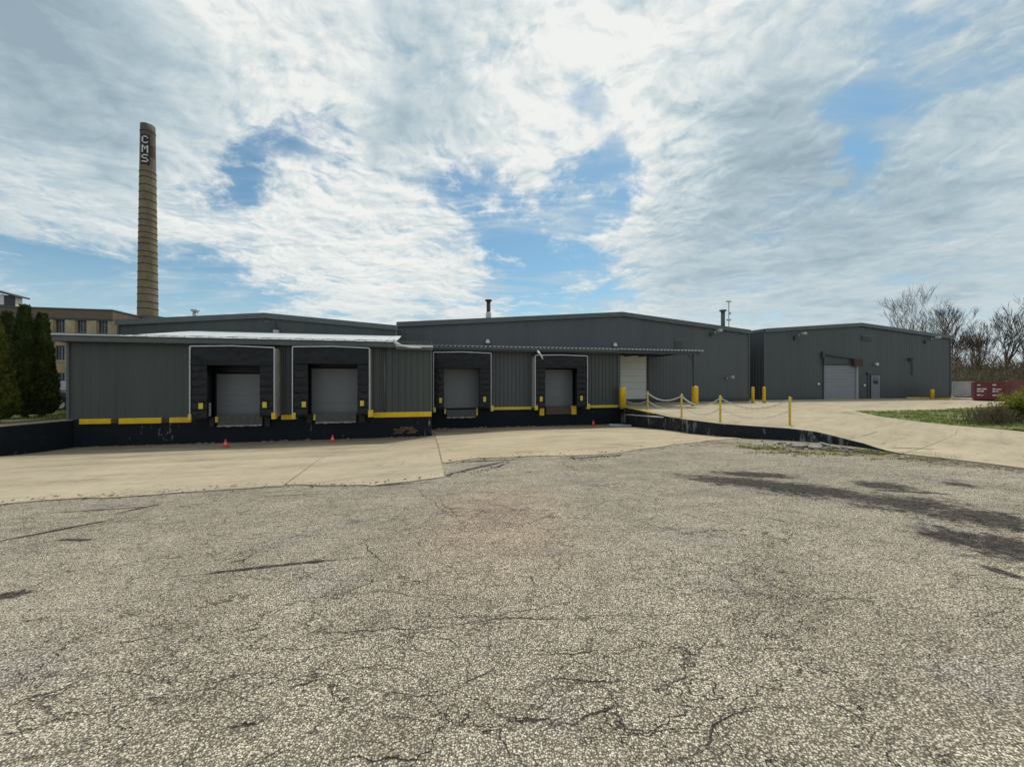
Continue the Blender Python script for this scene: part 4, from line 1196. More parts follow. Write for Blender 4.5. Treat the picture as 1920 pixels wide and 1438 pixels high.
# roller door
q = MB(RO); q.box(ro0 - .1, ro0, TC - .07, TC + .05, 0, roz + .04); q.box(ro1 + .06, ro1 + .12, TC - .07, TC + .05, 0, roz + .04); q.box(ro0 - .1, ro1 + .12, TC - .08, TC + .05, roz + .04, roz + .16)
rd = q.build('roller_door', frame_dark, Rw)
q = MB(RO); n = 22
for i in range(n):
    h = roz / n; q.add([(ro0, TC + .03, i * h), (ro1, TC + .03, i * h), (ro1, TC - .002, (i + .25) * h), (ro0, TC - .002, (i + .25) * h), (ro1, TC + .0, (i + .75) * h), (ro0, TC + .0, (i + .75) * h), (ro1, TC + .03, (i + 1) * h), (ro0, TC + .03, (i + 1) * h)],
                            [(0, 1, 2, 3), (3, 2, 4, 5), (5, 4, 6, 7)])
q.build('door_curtain', roller_grey, rd)
q = MB(RO); q.box(ro1 + .0, ro1 + .06, TC - .14, TC - .01, 0, roz + .02); q.build('guide_rail', white_paint, rd)
hA, hB, hC, hD = pf(1546, 665, TC), pf(1607, 674, TC), pf(1612, 673, TC), pf(1605, 687, TC)
q = MB(RO); q.bar((hA[0], TC - .12, hA[1]), (hB[0], TC - .12, hB[1]), .14, .1); q.box(ro0 - .12, ro0 - .02, TC - .14, TC - .04, roz, hA[1]); q.build('hood_brace', frame_dark, rd)
q = MB(RO); q.box(hD[0] - .55, hC[0], TC - .3, TC - .035, hD[1], hC[1] - .05); q.build('motor_box', rust, rd)
s_, z_ = pf(1543, 664, TC); q = MB(RO); q.box(s_ - .22, s_ + .1, TC - .16, TC - .035, z_ - .35, z_ + .2); q.build('junction_box', frame_dark, Rw)
for px, py in ((1533.5, 720), (1619.5, 722.5)):
    s_, z_ = pf(px, py, TC); q = MB(RO); q.lathe([(.10, 0), (.11, .03), (.08, .09), (.01, .10)], 12)
    q.v = [(s_ + v[0], TC - .035 - v[2], z_ + v[1]) for v in q.v]; q.build('wall_box', lamp_glass, Rw)
# personnel door
p0, pz = pf(1632.5, 703.5, TC); p1, _ = pf(1649, 703.5, TC)
q = MB(RO); q.box(p0 - .08, p0, TC - .06, TC - .03, 0, pz + .08); q.box(p1, p1 + .08, TC - .06, TC - .03, 0, pz + .08); q.box(p0 - .001, p1 + .001, TC - .06, TC - .03, pz, pz + .08)
pd = q.build('door', frame_dark, Rw)
q = MB(RO); q.box(p0 + .01, p1 - .01, TC - .055, TC - .034, .02, pz - .01); q.build('door_leaf', door_grey, pd)
w0, wz1 = pf(1636, 706, TC); w1, wz0 = pf(1645, 720, TC)
q = MB(RO); q.box(w0, w1, TC - .065, TC - .056, wz0, wz1); q.build('door_window', glass_dark, pd)
q = MB(RO); q.box(p1 - .13, p1 - .07, TC - .11, TC - .056, .98, 1.06); q.build('handle', galv, pd)
q = MB(RO); q.box(p0 - .3, p1 + .3, TC - 1.0, TC - .04, .005, .04); q.build('door_step', stone_sill, pd)
wall_lamp(Rw, RO, TC, 1642.5, 683, .34)
s_, z_ = pf(1626, 701, TC); q = MB(RO); q.box(s_ - .1, s_ + .1, TC - .12, TC - .035, z_ - .12, z_ + .12); q.box(s_ - .02, s_ + .02, TC - .07, TC - .035, 0.02, z_ - .1); q.build('junction_box', frame_dark, Rw)
wall_lamp(Rw, RO, TC, 1498, 629, .34, 'arm'); wall_lamp(Rw, RO, TC, 1747, 636, .34, 'arm')
for px, py in ((1490, 634), (1734, 641)):
    s_, z_ = pf(px, py, TC); q = MB(RO); q.box(s_ - .12, s_ + .1, TC - .13, TC - .035, z_ - .18, z_ + .14); q.build('junction_box', frame_dark, Rw)
louvre(Rw, RO, TC, 1615, 1634, 629.5, 638.5)
s_, z_ = pf(1705.5, 674, TC); q = MB(RO); q.box(s_ - .16, s_ + .16, TC - .2, TC - .035, z_ - .14, z_ + .14); q.tube([(s_ + .1, TC - .07, z_ - .1), (s_ + .22, TC - .07, z_ - .5), (s_ + .22, TC - .07, z_ - 1.5)], .03, 6); q.build('alarm_horn', rust, Rw)
for xa, xb in ((rl, ro0 - .15), (p1 + .12, rr)):
    q = MB(RO); q.box(xa, xb, TC - .07, TC - .04, -.05, .14); q.build('base_trim', frame_dark, Rw)

# ------------------------------------------------------------------ brick factory on the left
TF = 47.0
F = thing('brick_factory', 'old tan brick factory block with dark multi-pane windows behind the evergreens', 'building', W(-55, TF), TH); FO = (-55, TF, 0)
f_l, f_r = ps(-60, TF), ps(211, TF); fz = pf(110, 579.5, TF)[1]; f2 = ps(296, TF)
zpar = pf(110, 597, TF)[1]
wins = []
bayw = ps(164, TF) - ps(123.5, TF)
wx0 = ps(104, TF); ww = ps(122, TF) - wx0
rows = [(pf(130, 624, TF)[1], pf(130, 597.5, TF)[1])]
hh = rows[0][1] - rows[0][0]
for r_ in (1, 2): rows.append((rows[0][0] - 3.75 * r_, rows[0][1] - 3.75 * r_))
q = MB(FO); cols = [wx0 + bayw * k for k in range(-5, 3)]
# wall with openings: strips
zlist = sorted([0.0] + [z for r_ in rows for z in r_] + [fz - .0])
xs_ = [f_l]
for c_ in cols: xs_ += [c_, c_ + ww]
xs_.append(f_r)
for i in range(len(xs_) - 1):
    a, b = xs_[i], xs_[i + 1]
    if b <= a: continue
    if i % 2 == 0:
        q.box(a, b, TF, TF + .4, 0, zpar)
    else:
        zz = 0.0
        for z0_, z1_ in sorted(rows):
            q.box(a, b, TF, TF + .4, zz, z0_); zz = z1_
        if zz < zpar: q.box(a, b, TF, TF + .4, zz, zpar + .001)
q.build('wall', brick_tan, F)
q = MB(FO); q.box(f_l, f_r, TF + 14, TF + 14.4, 0, zpar); q.box(f_r - .4, f_r - .002, TF + .4, TF + 14, 0, zpar); q.box(f_l, f_l + .4, TF + .4, TF + 14, 0, zpar); q.build('wall', brick_tan, F)
q = MB(FO); q.box(f_l - .1, f_r + .1, TF - .12, TF + 14.5, zpar + .004, fz); q.build('parapet', brown_sheet, F)
q = MB(FO); q.box(f_l - .2, f_r + .2, TF - .25, TF + 14.6, fz + .002, fz + .14); q.build('parapet_cap', trim_grey, F)
q = MB(FO); q.box(f_l, f_r, TF - .16, TF - .122, zpar - .22, zpar + .06); q.build('cornice_band', frame_dark, F)
for k in range(len(cols) + 1):
    x = (cols[k] if k < len(cols) else cols[-1] + bayw) - (bayw - ww) / 2
    q = MB(FO); q.box(x - .55, x + .55, TF - .22, TF - .003, 0, zpar - .23); q.build('pier', brick_pier, F)
q = MB(FO)
for r_ in rows: q.box(f_l, f_r, TF - .1, TF - .004, r_[0] - .32, r_[0] - .02)
q.build('sill_course', stone_sill, F)


def fwin(a, z0_, z1_):
    q = MB(FO); w_ = ww; t0, t1 = TF + .16, TF + .24
    q.box(a, a + .08, t0, t1, z0_, z1_); q.box(a + w_ - .08, a + w_, t0, t1, z0_, z1_); q.box(a + .08, a + w_ - .08, t0, t1, z0_, z0_ + .08); q.box(a + .08, a + w_ - .08, t0, t1, z1_ - .08, z1_)
    for k in (1, 2): x = a + w_ * k / 3; q.box(x - .03, x + .03, t0 + .005, t1 - .005, z0_ + .08, z1_ - .08)
    for k in (1, 2, 3): z = z0_ + (z1_ - z0_) * k / 4; q.box(a + .08, a + w_ - .08, t0 + .01, t1 - .01, z - .03, z + .03)
    o = q.build('window', frame_dark, F)
    q = MB(FO); q.box(a + .07, a + w_ - .07, t1 + .002, t1 + .02, z0_ + .07, z1_ - .07); q.build('pane', glass_blue, o)


for c_ in cols:
    for z0_, z1_ in rows: fwin(c_, z0_, z1_)
# lower wing towards the chimney
q = MB(FO); z2 = pf(250, 590.5, TF + 6)[1]; q.box(f_r + .02, f2 + 9, TF + 6, TF + 18, 0, z2 - 1.2); q.build('wing_wall', brick_tan, F)
q = MB(FO); q.add([(f_r + .03, TF + 5.8, z2 - 1.2), (f2 + 3, TF + 5.8, z2 - 1.2), (f2 + 3, TF + 5.8, z2 - .85), (f_r + .03, TF + 5.8, z2 + .15),
                   (f_r + .03, TF + 18.2, z2 - 1.2), (f2 + 3, TF + 18.2, z2 - 1.2), (f2 + 3, TF + 18.2, z2 - .85), (f_r + .03, TF + 18.2, z2 + .15)],
                  [(0, 1, 2, 3), (7, 6, 5, 4), (3, 2, 6, 7), (0, 3, 7, 4), (1, 5, 6, 2)]); q.build('wing_parapet', brown_sheet, F)
# roof penthouse at the far left
tp = TF + 4
h0, hz0 = pf(-40, 574, tp); h1, hz1 = pf(27, 574, tp)
q = MB(FO); q.box(h0, h1, tp, tp + 1.1, fz - .2, pf(0, 553, tp)[1]); ph = q.build('penthouse', frame_dark, F)
za_, zb2 = pf(0, 546, tp)[1], pf(36, 555, tp)[1]
q = MB(FO); x0_, x1_ = h0 - .6, ps(35, tp)
q.add([(x0_, tp - .6, za_ + .9), (x1_, tp - .6, zb2), (x1_, tp + 1.7, zb2), (x0_, tp + 1.7, za_ + .9), (x0_, tp - .6, za_ + .62), (x1_, tp - .6, zb2 - .22), (x1_, tp + 1.7, zb2 - .22), (x0_, tp + 1.7, za_ + .62)],
      [(0, 1, 2, 3), (4, 7, 6, 5), (0, 4, 5, 1), (1, 5, 6, 2), (2, 6, 7, 3), (3, 7, 4, 0)]); q.build('penthouse_roof', frame_dark, ph)
q = MB(FO); q.box(h1 + .003, h1 + .05, tp + .1, tp + 1.1, fz - .1, pf(27, 556, tp)[1]); q.build('penthouse_wall', sunlit_white, ph)
a_, b_ = pf(-6, 551.5, tp), pf(8, 571.5, tp)
q = MB(FO); q.box(a_[0], b_[0], tp - .06, tp - .003, b_[1], a_[1]); q.build('window', lamp_glass, ph)

# ------------------------------------------------------------------ chimney
Yc = 64.0; Xc = (277.2 - CX) / FPX * Yc
ch = thing('factory_chimney', 'tall tan brick chimney with dark steel bands and white block letters', 'chimney', (Xc, Yc, 0))
ztop = 1.6 + (HZ - 238) / FPX * (Yc + .2)
rad = lambda z: 1.30 - (1.30 - .94) * (z - 12.4) / (ztop - 12.4)
q = MB(); nz = 40
q.lathe([(rad(ztop * i / nz), ztop * i / nz) for i in range(nz + 1)] + [(rad(ztop) - .3, ztop), (rad(ztop) - .3, ztop - 2)], 40, cap=False); q.build('shaft', brick_chim, ch, False)
for p in ch.children[0].data.polygons: p.use_smooth = True
rbn = random.Random(8)
z = 6.0
while z < ztop - 1:
    if not (ztop - 6.6 < z < ztop - 1.6):
        q = MB(); r_ = rad(z); q.lathe([(r_ + .004, z - .06), (r_ + .045, z - .055), (r_ + .045, z + .055), (r_ + .004, z + .06)], 32, cap=False); q.build('steel_band', rust, ch, True)
    z += rbn.choice((.9, 1.0, 1.15, 1.3)) * rbn.uniform(.94, 1.06)
wv = Vector((-Xc, -Yc)).normalized(); lv = Vector((wv.y, -wv.x))
if lv.x > 0: lv = -lv
zz_ = lambda py: 1.6 + (HZ - py) / FPX * (Yc - .7)


def onchim(beta, z, dr):
    b = R(beta); v = (wv * math.cos(b) + lv * math.sin(b)) * (rad(z) + dr)
    return (v.x, v.y, z)


def cpatch(mb, b0, b1, z0_, z1_, dr, n=8):
    vs = [onchim(b0 + (b1 - b0) * i / n, z_, dr) for z_ in (z0_, z1_) for i in range(n + 1)]
    mb.add(vs, [(i, i + 1, i + 1 + n + 1, i + n + 1) for i in range(n)])


q = MB(); cpatch(q, 55, -13, zz_(310), zz_(253), .012, 12); q.build('letter_panel', black_board, ch)
q = MB(); cpatch(q, -14.5, -58, zz_(293), zz_(271), .010, 10); q.build('faded_panel', red_board, ch)
FONT = {'C': ["01110", "10001", "10000", "10000", "10000", "10001", "01110"], 'M': ["10001", "11011", "10101", "10101", "10001", "10001", "10001"], 'S': ["01111", "10000", "10000", "01110", "00001", "00001", "11110"]}
for chv, y0_, y1_ in (('C', 256.5, 270), ('M', 273.5, 287.5), ('S', 291, 305.5)):
    q = MB()
    for r_ in range(7):
        for c_ in range(5):
            if FONT[chv][r_][c_] == '1':
                za_, zb3 = zz_(y0_ + (y1_ - y0_) * r_ / 7), zz_(y0_ + (y1_ - y0_) * (r_ + 1) / 7)
                s0_, s1_ = .71 - .74 * c_ / 5, .71 - .74 * (c_ + 1.02) / 5
                cpatch(q, math.degrees(math.asin(s0_)), math.degrees(math.asin(s1_)), zb3, za_, .03, 1)
    q.build('letter', letter_white, ch)

# ------------------------------------------------------------------ bollards, posts and chains
def bollard(loc, label, r=.11, h=1.1, mat=yellow, group='yellow bollards'):
    t_ = thing('bollard', label, 'bollard', loc, 0, group)
    q = MB(); q.lathe([(r, -.1), (r, h - .05), (r * .96, h - .015), (r * .7, h + .03), (.01, h + .045)], 18); q.build('post', mat, t_, True)
    q = MB(); q.lathe([(r + .05, 0.0), (r + .05, .015), (r + .004, .02)], 18); q.build('collar', stone_sill, t_)
    return t_


def gp(px, py): return hit(px, py, drive_z)
b1 = gp(1163.5, 763); bollard((b1[0] + .12, b1[1] - .05, 0), 'thick yellow bollard at the corner of the annex where the chain starts', .20, 1.22)
b2 = gp(1303, 759.5); bollard((b2[0], b2[1], 0), 'thick yellow bollard at the foot of the dark canopy post', .215, 1.24)
b3 = gp(1411.5, 755); bollard((b3[0], b3[1], 0), 'slim yellow bollard at the corner of the wide warehouse, left of the alley mouth', .11, 1.15)
b4 = gp(1432.5, 755); bollard((b4[0], b4[1], 0), 'slim yellow bollard in front of the ribbed side wall, right of the alley mouth', .11, 1.15)
b5 = gp(1748, 748.5); bollard((b5[0], b5[1], 0), 'short yellow bollard near the right end of the far warehouse', .14, .85)
b6 = gp(1219.5, 752); bollard((b6[0], b6[1], 0), 'slim yellow bollard beside the white roller door', .10, .95)


def chain_post(loc, label, h=1.0):
    t_ = thing('chain_post', label, 'post', loc, 0, 'chain posts on the ramp edge')
    q = MB(); q.lathe([(.04, -.05), (.04, h), (.03, h + .02), (.005, h + .025)], 12); q.build('post', yellow_pale, t_, True)
    q = MB(); q.box(-.09, .09, -.09, .09, 0, .014); q.build('base_plate', yellow_pale, t_)
    q = MB(); q.tube([(.04, -.02, h - .06), (.075, -.02, h - .05), (.075, .02, h - .05), (.04, .02, h - .06)], .008, 6); q.build('hook', galv, t_)
    return t_


pp = [gp(1214.5, 768), gp(1278, 782), gp(1350.5, 790), gp(1481, 797)]
plab = ['slim yellow chain post nearest the white roller door', 'slim yellow chain post second from the annex corner', 'slim yellow chain post where the ramp edge starts to bend', 'slim yellow chain post at the far end of the chain on the ramp bend']
phs = [1.02, 1.0, 1.02, 1.04]
first = None
for (x, y), lb, h in zip(pp, plab, phs):
    if first is None: first = chain_post((x, y, 0), lb, 1.02)
    else: copy_thing(first, (x, y, drive_z(x, y)), lb)
pts3 = [Vector((b1[0] + .12, b1[1] - .05, 0))] + [Vector((x, y, 0)) for x, y in pp]
tops = [1.0, .98, .98, .98, .98]


def chain(a, b, sag, label, nl, th=.02):
    me = MB(); nn_ = nl
    mid = (a + b) / 2
    for i in range(nn_):
        f0_, f1_ = (i - .12) / nn_, (i + 1.12) / nn_
        P_ = lambda f: a.lerp(b, f) - Vector((0, 0, 4 * sag * f * (1 - f)))
        p0_, p1_ = P_(max(0, f0_)) - mid, P_(min(1, f1_)) - mid
        dd = (p1_ - p0_); ln = dd.length; dd.normalize()
        up = Vector((0, 0, 1)); r_ = dd.cross(up).normalized(); u_ = r_.cross(dd).normalized()
        w_ = (r_ if i % 2 else u_) * .024
        ring = [p0_, p0_ + dd * ln * .2 + w_, p0_ + dd * ln * .8 + w_, p1_, p0_ + dd * ln * .8 - w_, p0_ + dd * ln * .2 - w_]
        for k in range(6):
            me.bar(ring[k], ring[(k + 1) % 6], th, th)
    o = me.build('chain', rope_mat, None, False); o.location = mid
    return tag(o, label, 'chain', 'chains between the yellow posts')


cl = ['from the annex corner bollard to the first slim post', 'between the first and second slim posts', 'between the second and third slim posts', 'on the last span to the end post at the bend']
for i in range(4):
    a, b = pts3[i], pts3[i + 1]
    ln = (b - a).length; nl = int(ln / .085)
    sg = (.26, .30, .36, .38)[i]
    chain(a + Vector((0, 0, tops[i] - .04)), b + Vector((0, 0, tops[i + 1] - .04)), sg, 'upper pale chain ' + cl[i], nl)
    chain(a + Vector((0, 0, .52)), b + Vector((0, 0, .52)), sg * .9, 'lower pale chain ' + cl[i], nl, .011)

# ------------------------------------------------------------------ cones, planks and other loose things
def cone(loc, label, h=.33):
    t_ = thing('traffic_cone', label, 'traffic cone', loc, 0, 'small red traffic cones')
    q = MB(); q.box(-.12, .12, -.12, .12, 0, .025); q.build('cone_base', cone_red, t_, bevel=.008)
    q = MB(); q.lathe([(.098, .0255), (.072, .13), (.0725, .132)], 16, cap=False); q.lathe([(.052, .215), (.026, h), (.018, h + .006), (.004, h + .006)], 16, cap=False); q.build('cone_body', cone_red, t_, True)
    q = MB(); q.lathe([(.0728, .131), (.0527, .216)], 16, cap=False); q.build('highlight_band', cone_highlight, t_, True)  # pale pink highlight painted as a ring round the solid red cone
    return t_


la = lambda px, py: hit(px, py, lambda x, y: lot_z(x, y) + .022)
x, y = la(423, 839.5); c_ = cone((x, y, lot_z(x, y) + .022), 'small red cone on the concrete before the left dock door')
x, y = la(623.5, 829.5); copy_thing(c_, (x, y, lot_z(x, y) + .022), 'small red cone on the concrete before the second dock door', .4)
x, y = la(1112.5, 797.5); copy_thing(c_, (x, y, lot_z(x, y) + .022), 'small red cone by the annex wall near the ramp', .8)
a = la(1143, 799); b = la(1184, 799.5)
q = MB(); mx_, my_ = (a[0] + b[0]) / 2, (a[1] + b[1]) / 2; za_ = lot_z(mx_, my_) + .025
hl = math.hypot(b[0] - a[0], b[1] - a[1]) / 2
q.box(-hl, hl, -.08, .08, 0, .12); o = q.build('plank', white_paint, bevel=.01); o.location = (mx_, my_, za_); o.rotation_euler = (0, 0, math.atan2(b[1] - a[1], b[0] - a[0]))
tag(o, 'white painted timber lying on the ground below the ramp wall', 'plank')
# parking kerb bars by the far warehouse
a = gp(1700, 747.5); b = gp(1745, 747.5)
for (p_, q_, lb, mt) in [(gp(1699, 746.8), gp(1742, 747.4), 'long weathered yellow kerb bar at the base of the far warehouse', yellow_pale), (gp(1752, 748.3), gp(1784, 749.8), 'dull orange kerb bar to the right of the short bollard', yellow_pale)]:
    m_ = MB(); c0_ = Vector(((p_[0] + q_[0]) / 2, (p_[1] + q_[1]) / 2)); L_ = math.hypot(q_[0] - p_[0], q_[1] - p_[1]) / 2
    m_.prism([(-L_, 0), (L_, 0), (L_ - .05, .12), (-L_ + .05, .12)], -.08, .08)
    o = m_.build('kerb_bar', mt); o.location = (c0_.x, c0_.y, .003); o.rotation_euler = (0, 0, math.atan2(q_[1] - p_[1], q_[0] - p_[0])); tag(o, lb, 'kerb bar', 'parking kerb bars')
# rubble and broken asphalt
def rubble(name, spots, mat, smin, smax, seed, zoff=0.0):
    rn = random.Random(seed); m_ = MB()
    for x, y, z in spots:
        s_ = rn.uniform(smin, smax) * (0.5 + rn.random() ** 2)
        vs = []
        for k in range(8):
            sx, sy, sz = (1 if k & 1 else -1), (1 if k & 2 else -1), (1 if k & 4 else -.2)
            vs.append(Vector((sx * s_ * rn.uniform(.5, 1), sy * s_ * rn.uniform(.5, 1), sz * s_ * rn.uniform(.3, .7))))
        rt = Matrix.Rotation(rn.uniform(0, 6.28), 3, 'Z')
        vs = [rt @ v + Vector((x, y, z + zoff)) for v in vs]
        m_.add(vs, [(0, 2, 3, 1), (4, 5, 7, 6), (0, 1, 5, 4), (1, 3, 7, 5), (3, 2, 6, 7), (2, 0, 4, 6)])
    return m_.build(name, mat, kind='stuff')


rn = random.Random(21); sp = []
for _ in range(420):
    px = rn.gauss(1560, 60); py = 831 + (px - 1480) * .085 + abs(rn.gauss(0, 4.5)); 
    x, y = hit(px, py, lot_z)
    sp.append((x, y, lot_z(x, y)))
rubble('rubble', sp[:210], rubble_mat, .015, .05, 1); rubble('rubble', sp[210:], tar_mat, .015, .055, 2)
sp = []
for _ in range(380):
    f = rn.random(); px = 1690 + 230 * f; py = 853 + 26 * f + abs(rn.gauss(0, 5)); x, y = hit(px, py, lot_z); sp.append((x, y, lot_z(x, y)))
rubble('rubble', sp, rubble_mat, .006, .022, 3)
sp = []
for _ in range(520):
    s_ = rn.uniform(-14, 12); tt = 0 if s_ < 0 else TA
    x, y, _z = W(s_, tt - .08 - abs(rn.gauss(0, .16)))
    if noise.noise((x * .8, y * .8, 1.0)) < -.05: continue
    sp.append((x, y, lot_z(x, y) + .022))
rubble('debris', sp, rubble_mat, .015, .075, 4)
sp = []
for pts_ in ([(838, 892), (850, 888), (900, 884), (935, 875), (962, 862)], [(1065, 858), (1100, 862), (1150, 856), (1165, 853)]):
    for (ax, ay), (bx, by) in zip(pts_, pts_[1:]):
        for k in range(26):
            f = rn.random(); x, y = hit(ax + (bx - ax) * f, ay + (by - ay) * f + rn.gauss(0, 1.2), lot_z); sp.append((x, y, lot_z(x, y)))
rubble('debris', sp, tar_mat, .007, .024, 6)
sp = []
for a_, b_ in [((0, 943), (200, 931)), ((200, 931), (528, 911)), ((528, 911), (700, 909)), ((700, 909), (835, 893)), ((838, 868), (960, 858)), ((960, 858), (1150, 850)), ((1150, 850), (1390, 822))]:
    for _k in range(int((b_[0] - a_[0]) * .9)):
        f = rn.random(); x, y = hit(a_[0] + (b_[0] - a_[0]) * f, a_[1] + (b_[1] - a_[1]) * f + rn.gauss(-1, 3.0), lot_z); sp.append((x, y, lot_z(x, y) + .018))
rubble('gravel', sp[::2], tar_mat, .005, .02, 7); rubble('gravel', sp[1::2], rubble_mat, .005, .018, 8)
sp = []
for _ in range(1500):                                  # loose grit on the near asphalt
    x, y = rn.uniform(-5, 7), rn.uniform(1.2, 8); sp.append((x, y, lot_z(x, y)))
rubble('gravel', sp, rubble_mat, .002, .007, 9)
# flat broken slab pieces at the ramp foot
for i, (px, py, w_, h_) in enumerate([(1500, 838.5, .34, .16), (1528, 840, .5, .2), (1545, 836, .28, .14)]):
    x, y = hit(px, py, lot_z); m_ = MB(); n = 7
    ring = [(w_ * math.cos(6.28 * k / n) * rn.uniform(.7, 1), h_ * math.sin(6.28 * k / n) * rn.uniform(.7, 1)) for k in range(n)]
    m_.add([(a, b, 0) for a, b in ring] + [(a * .95, b * .95, .06) for a, b in ring], [tuple(range(n - 1, -1, -1)), tuple(range(n, 2 * n))] + [(k, (k + 1) % n, (k + 1) % n + n, k + n) for k in range(n)])
    o = m_.build('concrete_fragment', rubble_mat); o.location = (x, y, lot_z(x, y) + .02); o.rotation_euler = (.12, -.05, i * .7)
    tag(o, ('pale broken concrete flake leftmost of three below the ramp wall', 'largest pale broken concrete flake below the ramp wall', 'small pale broken concrete flake touching the ramp wall')[i], 'concrete fragment', 'broken concrete flakes')

# ------------------------------------------------------------------ steel containers on the right
def container(name, label, x0, y0, wid, h, mat, rz, depth, marks=True):
    w_ = wid / 2; cx = x0 + math.cos(rz) * w_; y = y0 + math.sin(rz) * w_
    t_ = thing(name, label, 'container', (cx, y, 0), rz, 'steel containers beyond the driveway')
    q = MB(); q.box(-w_, w_, .06, depth, .12, h - .02); q.build('body', mat, t_)
    q = MB()
    for a, b, c2_, d2 in ((-w_, w_, .1, .22), (-w_, w_, h - .14, h)): q.box(a, b, -.03, .058, c2_, d2)
    for a in (-w_, -.05, w_ - .1): q.box(a, a + .1, -.025, .056, .221, h - .141)
    q.build('end_frame', mat, t_)
    for sgn in (-1, 1):
        a, b = (-w_ + .12, -.07) if sgn < 0 else (.07, w_ - .12)
        q = MB(); q.box(a, b, .0, .055, .24, h - .16)
        dn = q.build('door', mat, t_)
        q = MB()
        for k in range(5): z = .3 + (h - .5) * (k + .5) / 5; q.box(a + .03, b - .03, -.022, -.002, z - .04, z + .04)
        q.build('door_ribs', mat, dn)
        if marks:
            rm_ = random.Random(int(cx * 10) + sgn)
            for z, n_ in ((h * .84, 1), (h * .62, 4), (h * .50, 3), (h * .30, 2)):
                xx = a + .08
                for k in range(n_):
                    l_ = rm_.uniform(.10, .24)
                    if xx + l_ > b - .05: break
                    q = MB(); q.box(xx, xx + l_, -.030, -.024, z - .045, z + .045 * rm_.choice((.4, 1, 1))); xx += l_ + .05; q.build('stencil_mark', letter_white, dn)
    for sx in (-w_ + .15, w_ - .4):
        q = MB(); q.box(sx, sx + .25, .3, depth - .2, 0, .118); q.build('skid', rust, t_)
    return t_


mk = lambda px, Y: (px - CX) / FPX * Y
container('steel_container', 'dark maroon steel container with white stencilled marks on two end doors', mk(1825, 33.0), 33.0, 1.74, 1.56, maroon, R(-48), 5.5)
container('steel_container', 'faded maroon steel container standing behind the yellow green shrub', mk(1889, 34.0), 34.0, 3.4, 1.72, maroon_faded, R(-48), 2.2, False)
container('steel_container', 'pale grey steel container between the far warehouse and the maroon container', mk(1785, 40.0), 40.0, 1.5, 1.6, grey_box, R(-48), 4.5, False)

# ------------------------------------------------------------------ parked car behind the evergreens
def car(loc, rz, label):
    t_ = thing('parked_car', label, 'car', loc, rz)
    side = [(-2.2, .35), (2.2, .35), (2.25, .7), (2.15, .95), (1.1, 1.08), (.45, 1.62), (-1.6, 1.66), (-2.15, 1.1), (-2.25, .75)]
    q = MB(); n = len(side)
    def yw(z): return .9 if z < 1.05 else .9 - (z - 1.05) * .42
    q.add([(x, -yw(z), z) for x, z in side] + [(x, yw(z), z) for x, z in side], [tuple(range(n)), tuple(range(2 * n - 1, n - 1, -1))] + [(i, i + n, (i + 1) % n + n, (i + 1) % n) for i in range(n)])
    q.build('body', car_paint, t_, bevel=.05)
    for sg in (-1, 1):
        q = MB(); g_ = [(1.0, 1.1), (.42, 1.54), (-1.5, 1.58), (-1.95, 1.12)]
        q.add([(x, sg * (yw(z) + .012), z) for x, z in g_], [(0, 1, 2, 3) if sg < 0 else (3, 2, 1, 0)]); q.build('side_window', glass_dark, t_)
    q = MB(); q.add([(1.12, -.8, 1.11), (1.12, .8, 1.11), (.53, .62, 1.57), (.53, -.62, 1.57)], [(0, 1, 2, 3)]); q.build('windscreen', glass_dark, t_)
    for x in (-1.35, 1.4):
        for y in (-.86, .86):
            q = MB(); q.lathe([(.2, -.11), (.34, -.10), (.34, .10), (.2, .11)], 20); q.v = [(x + v[0], y + v[2], .34 + v[1]) for v in q.v]; wh = q.build('wheel', rubber, t_)
            q = MB(); q.lathe([(.205, -.115), (.205, .115)], 14); q.v = [(x + v[0], y + v[2], .34 + v[1]) for v in q.v]; q.build('rim', rim_metal, wh)
    for y in (-.65, .65):
        q = MB(); q.box(2.17, 2.27, y - .2, y + .2, .72, .86); q.build('headlight', lamp_glass, t_)
    return t_


car(((119 - CX) / FPX * 21.5 - 1.6, 22.2, 0), R(8), 'black parked car half hidden between the evergreens and the dock building')

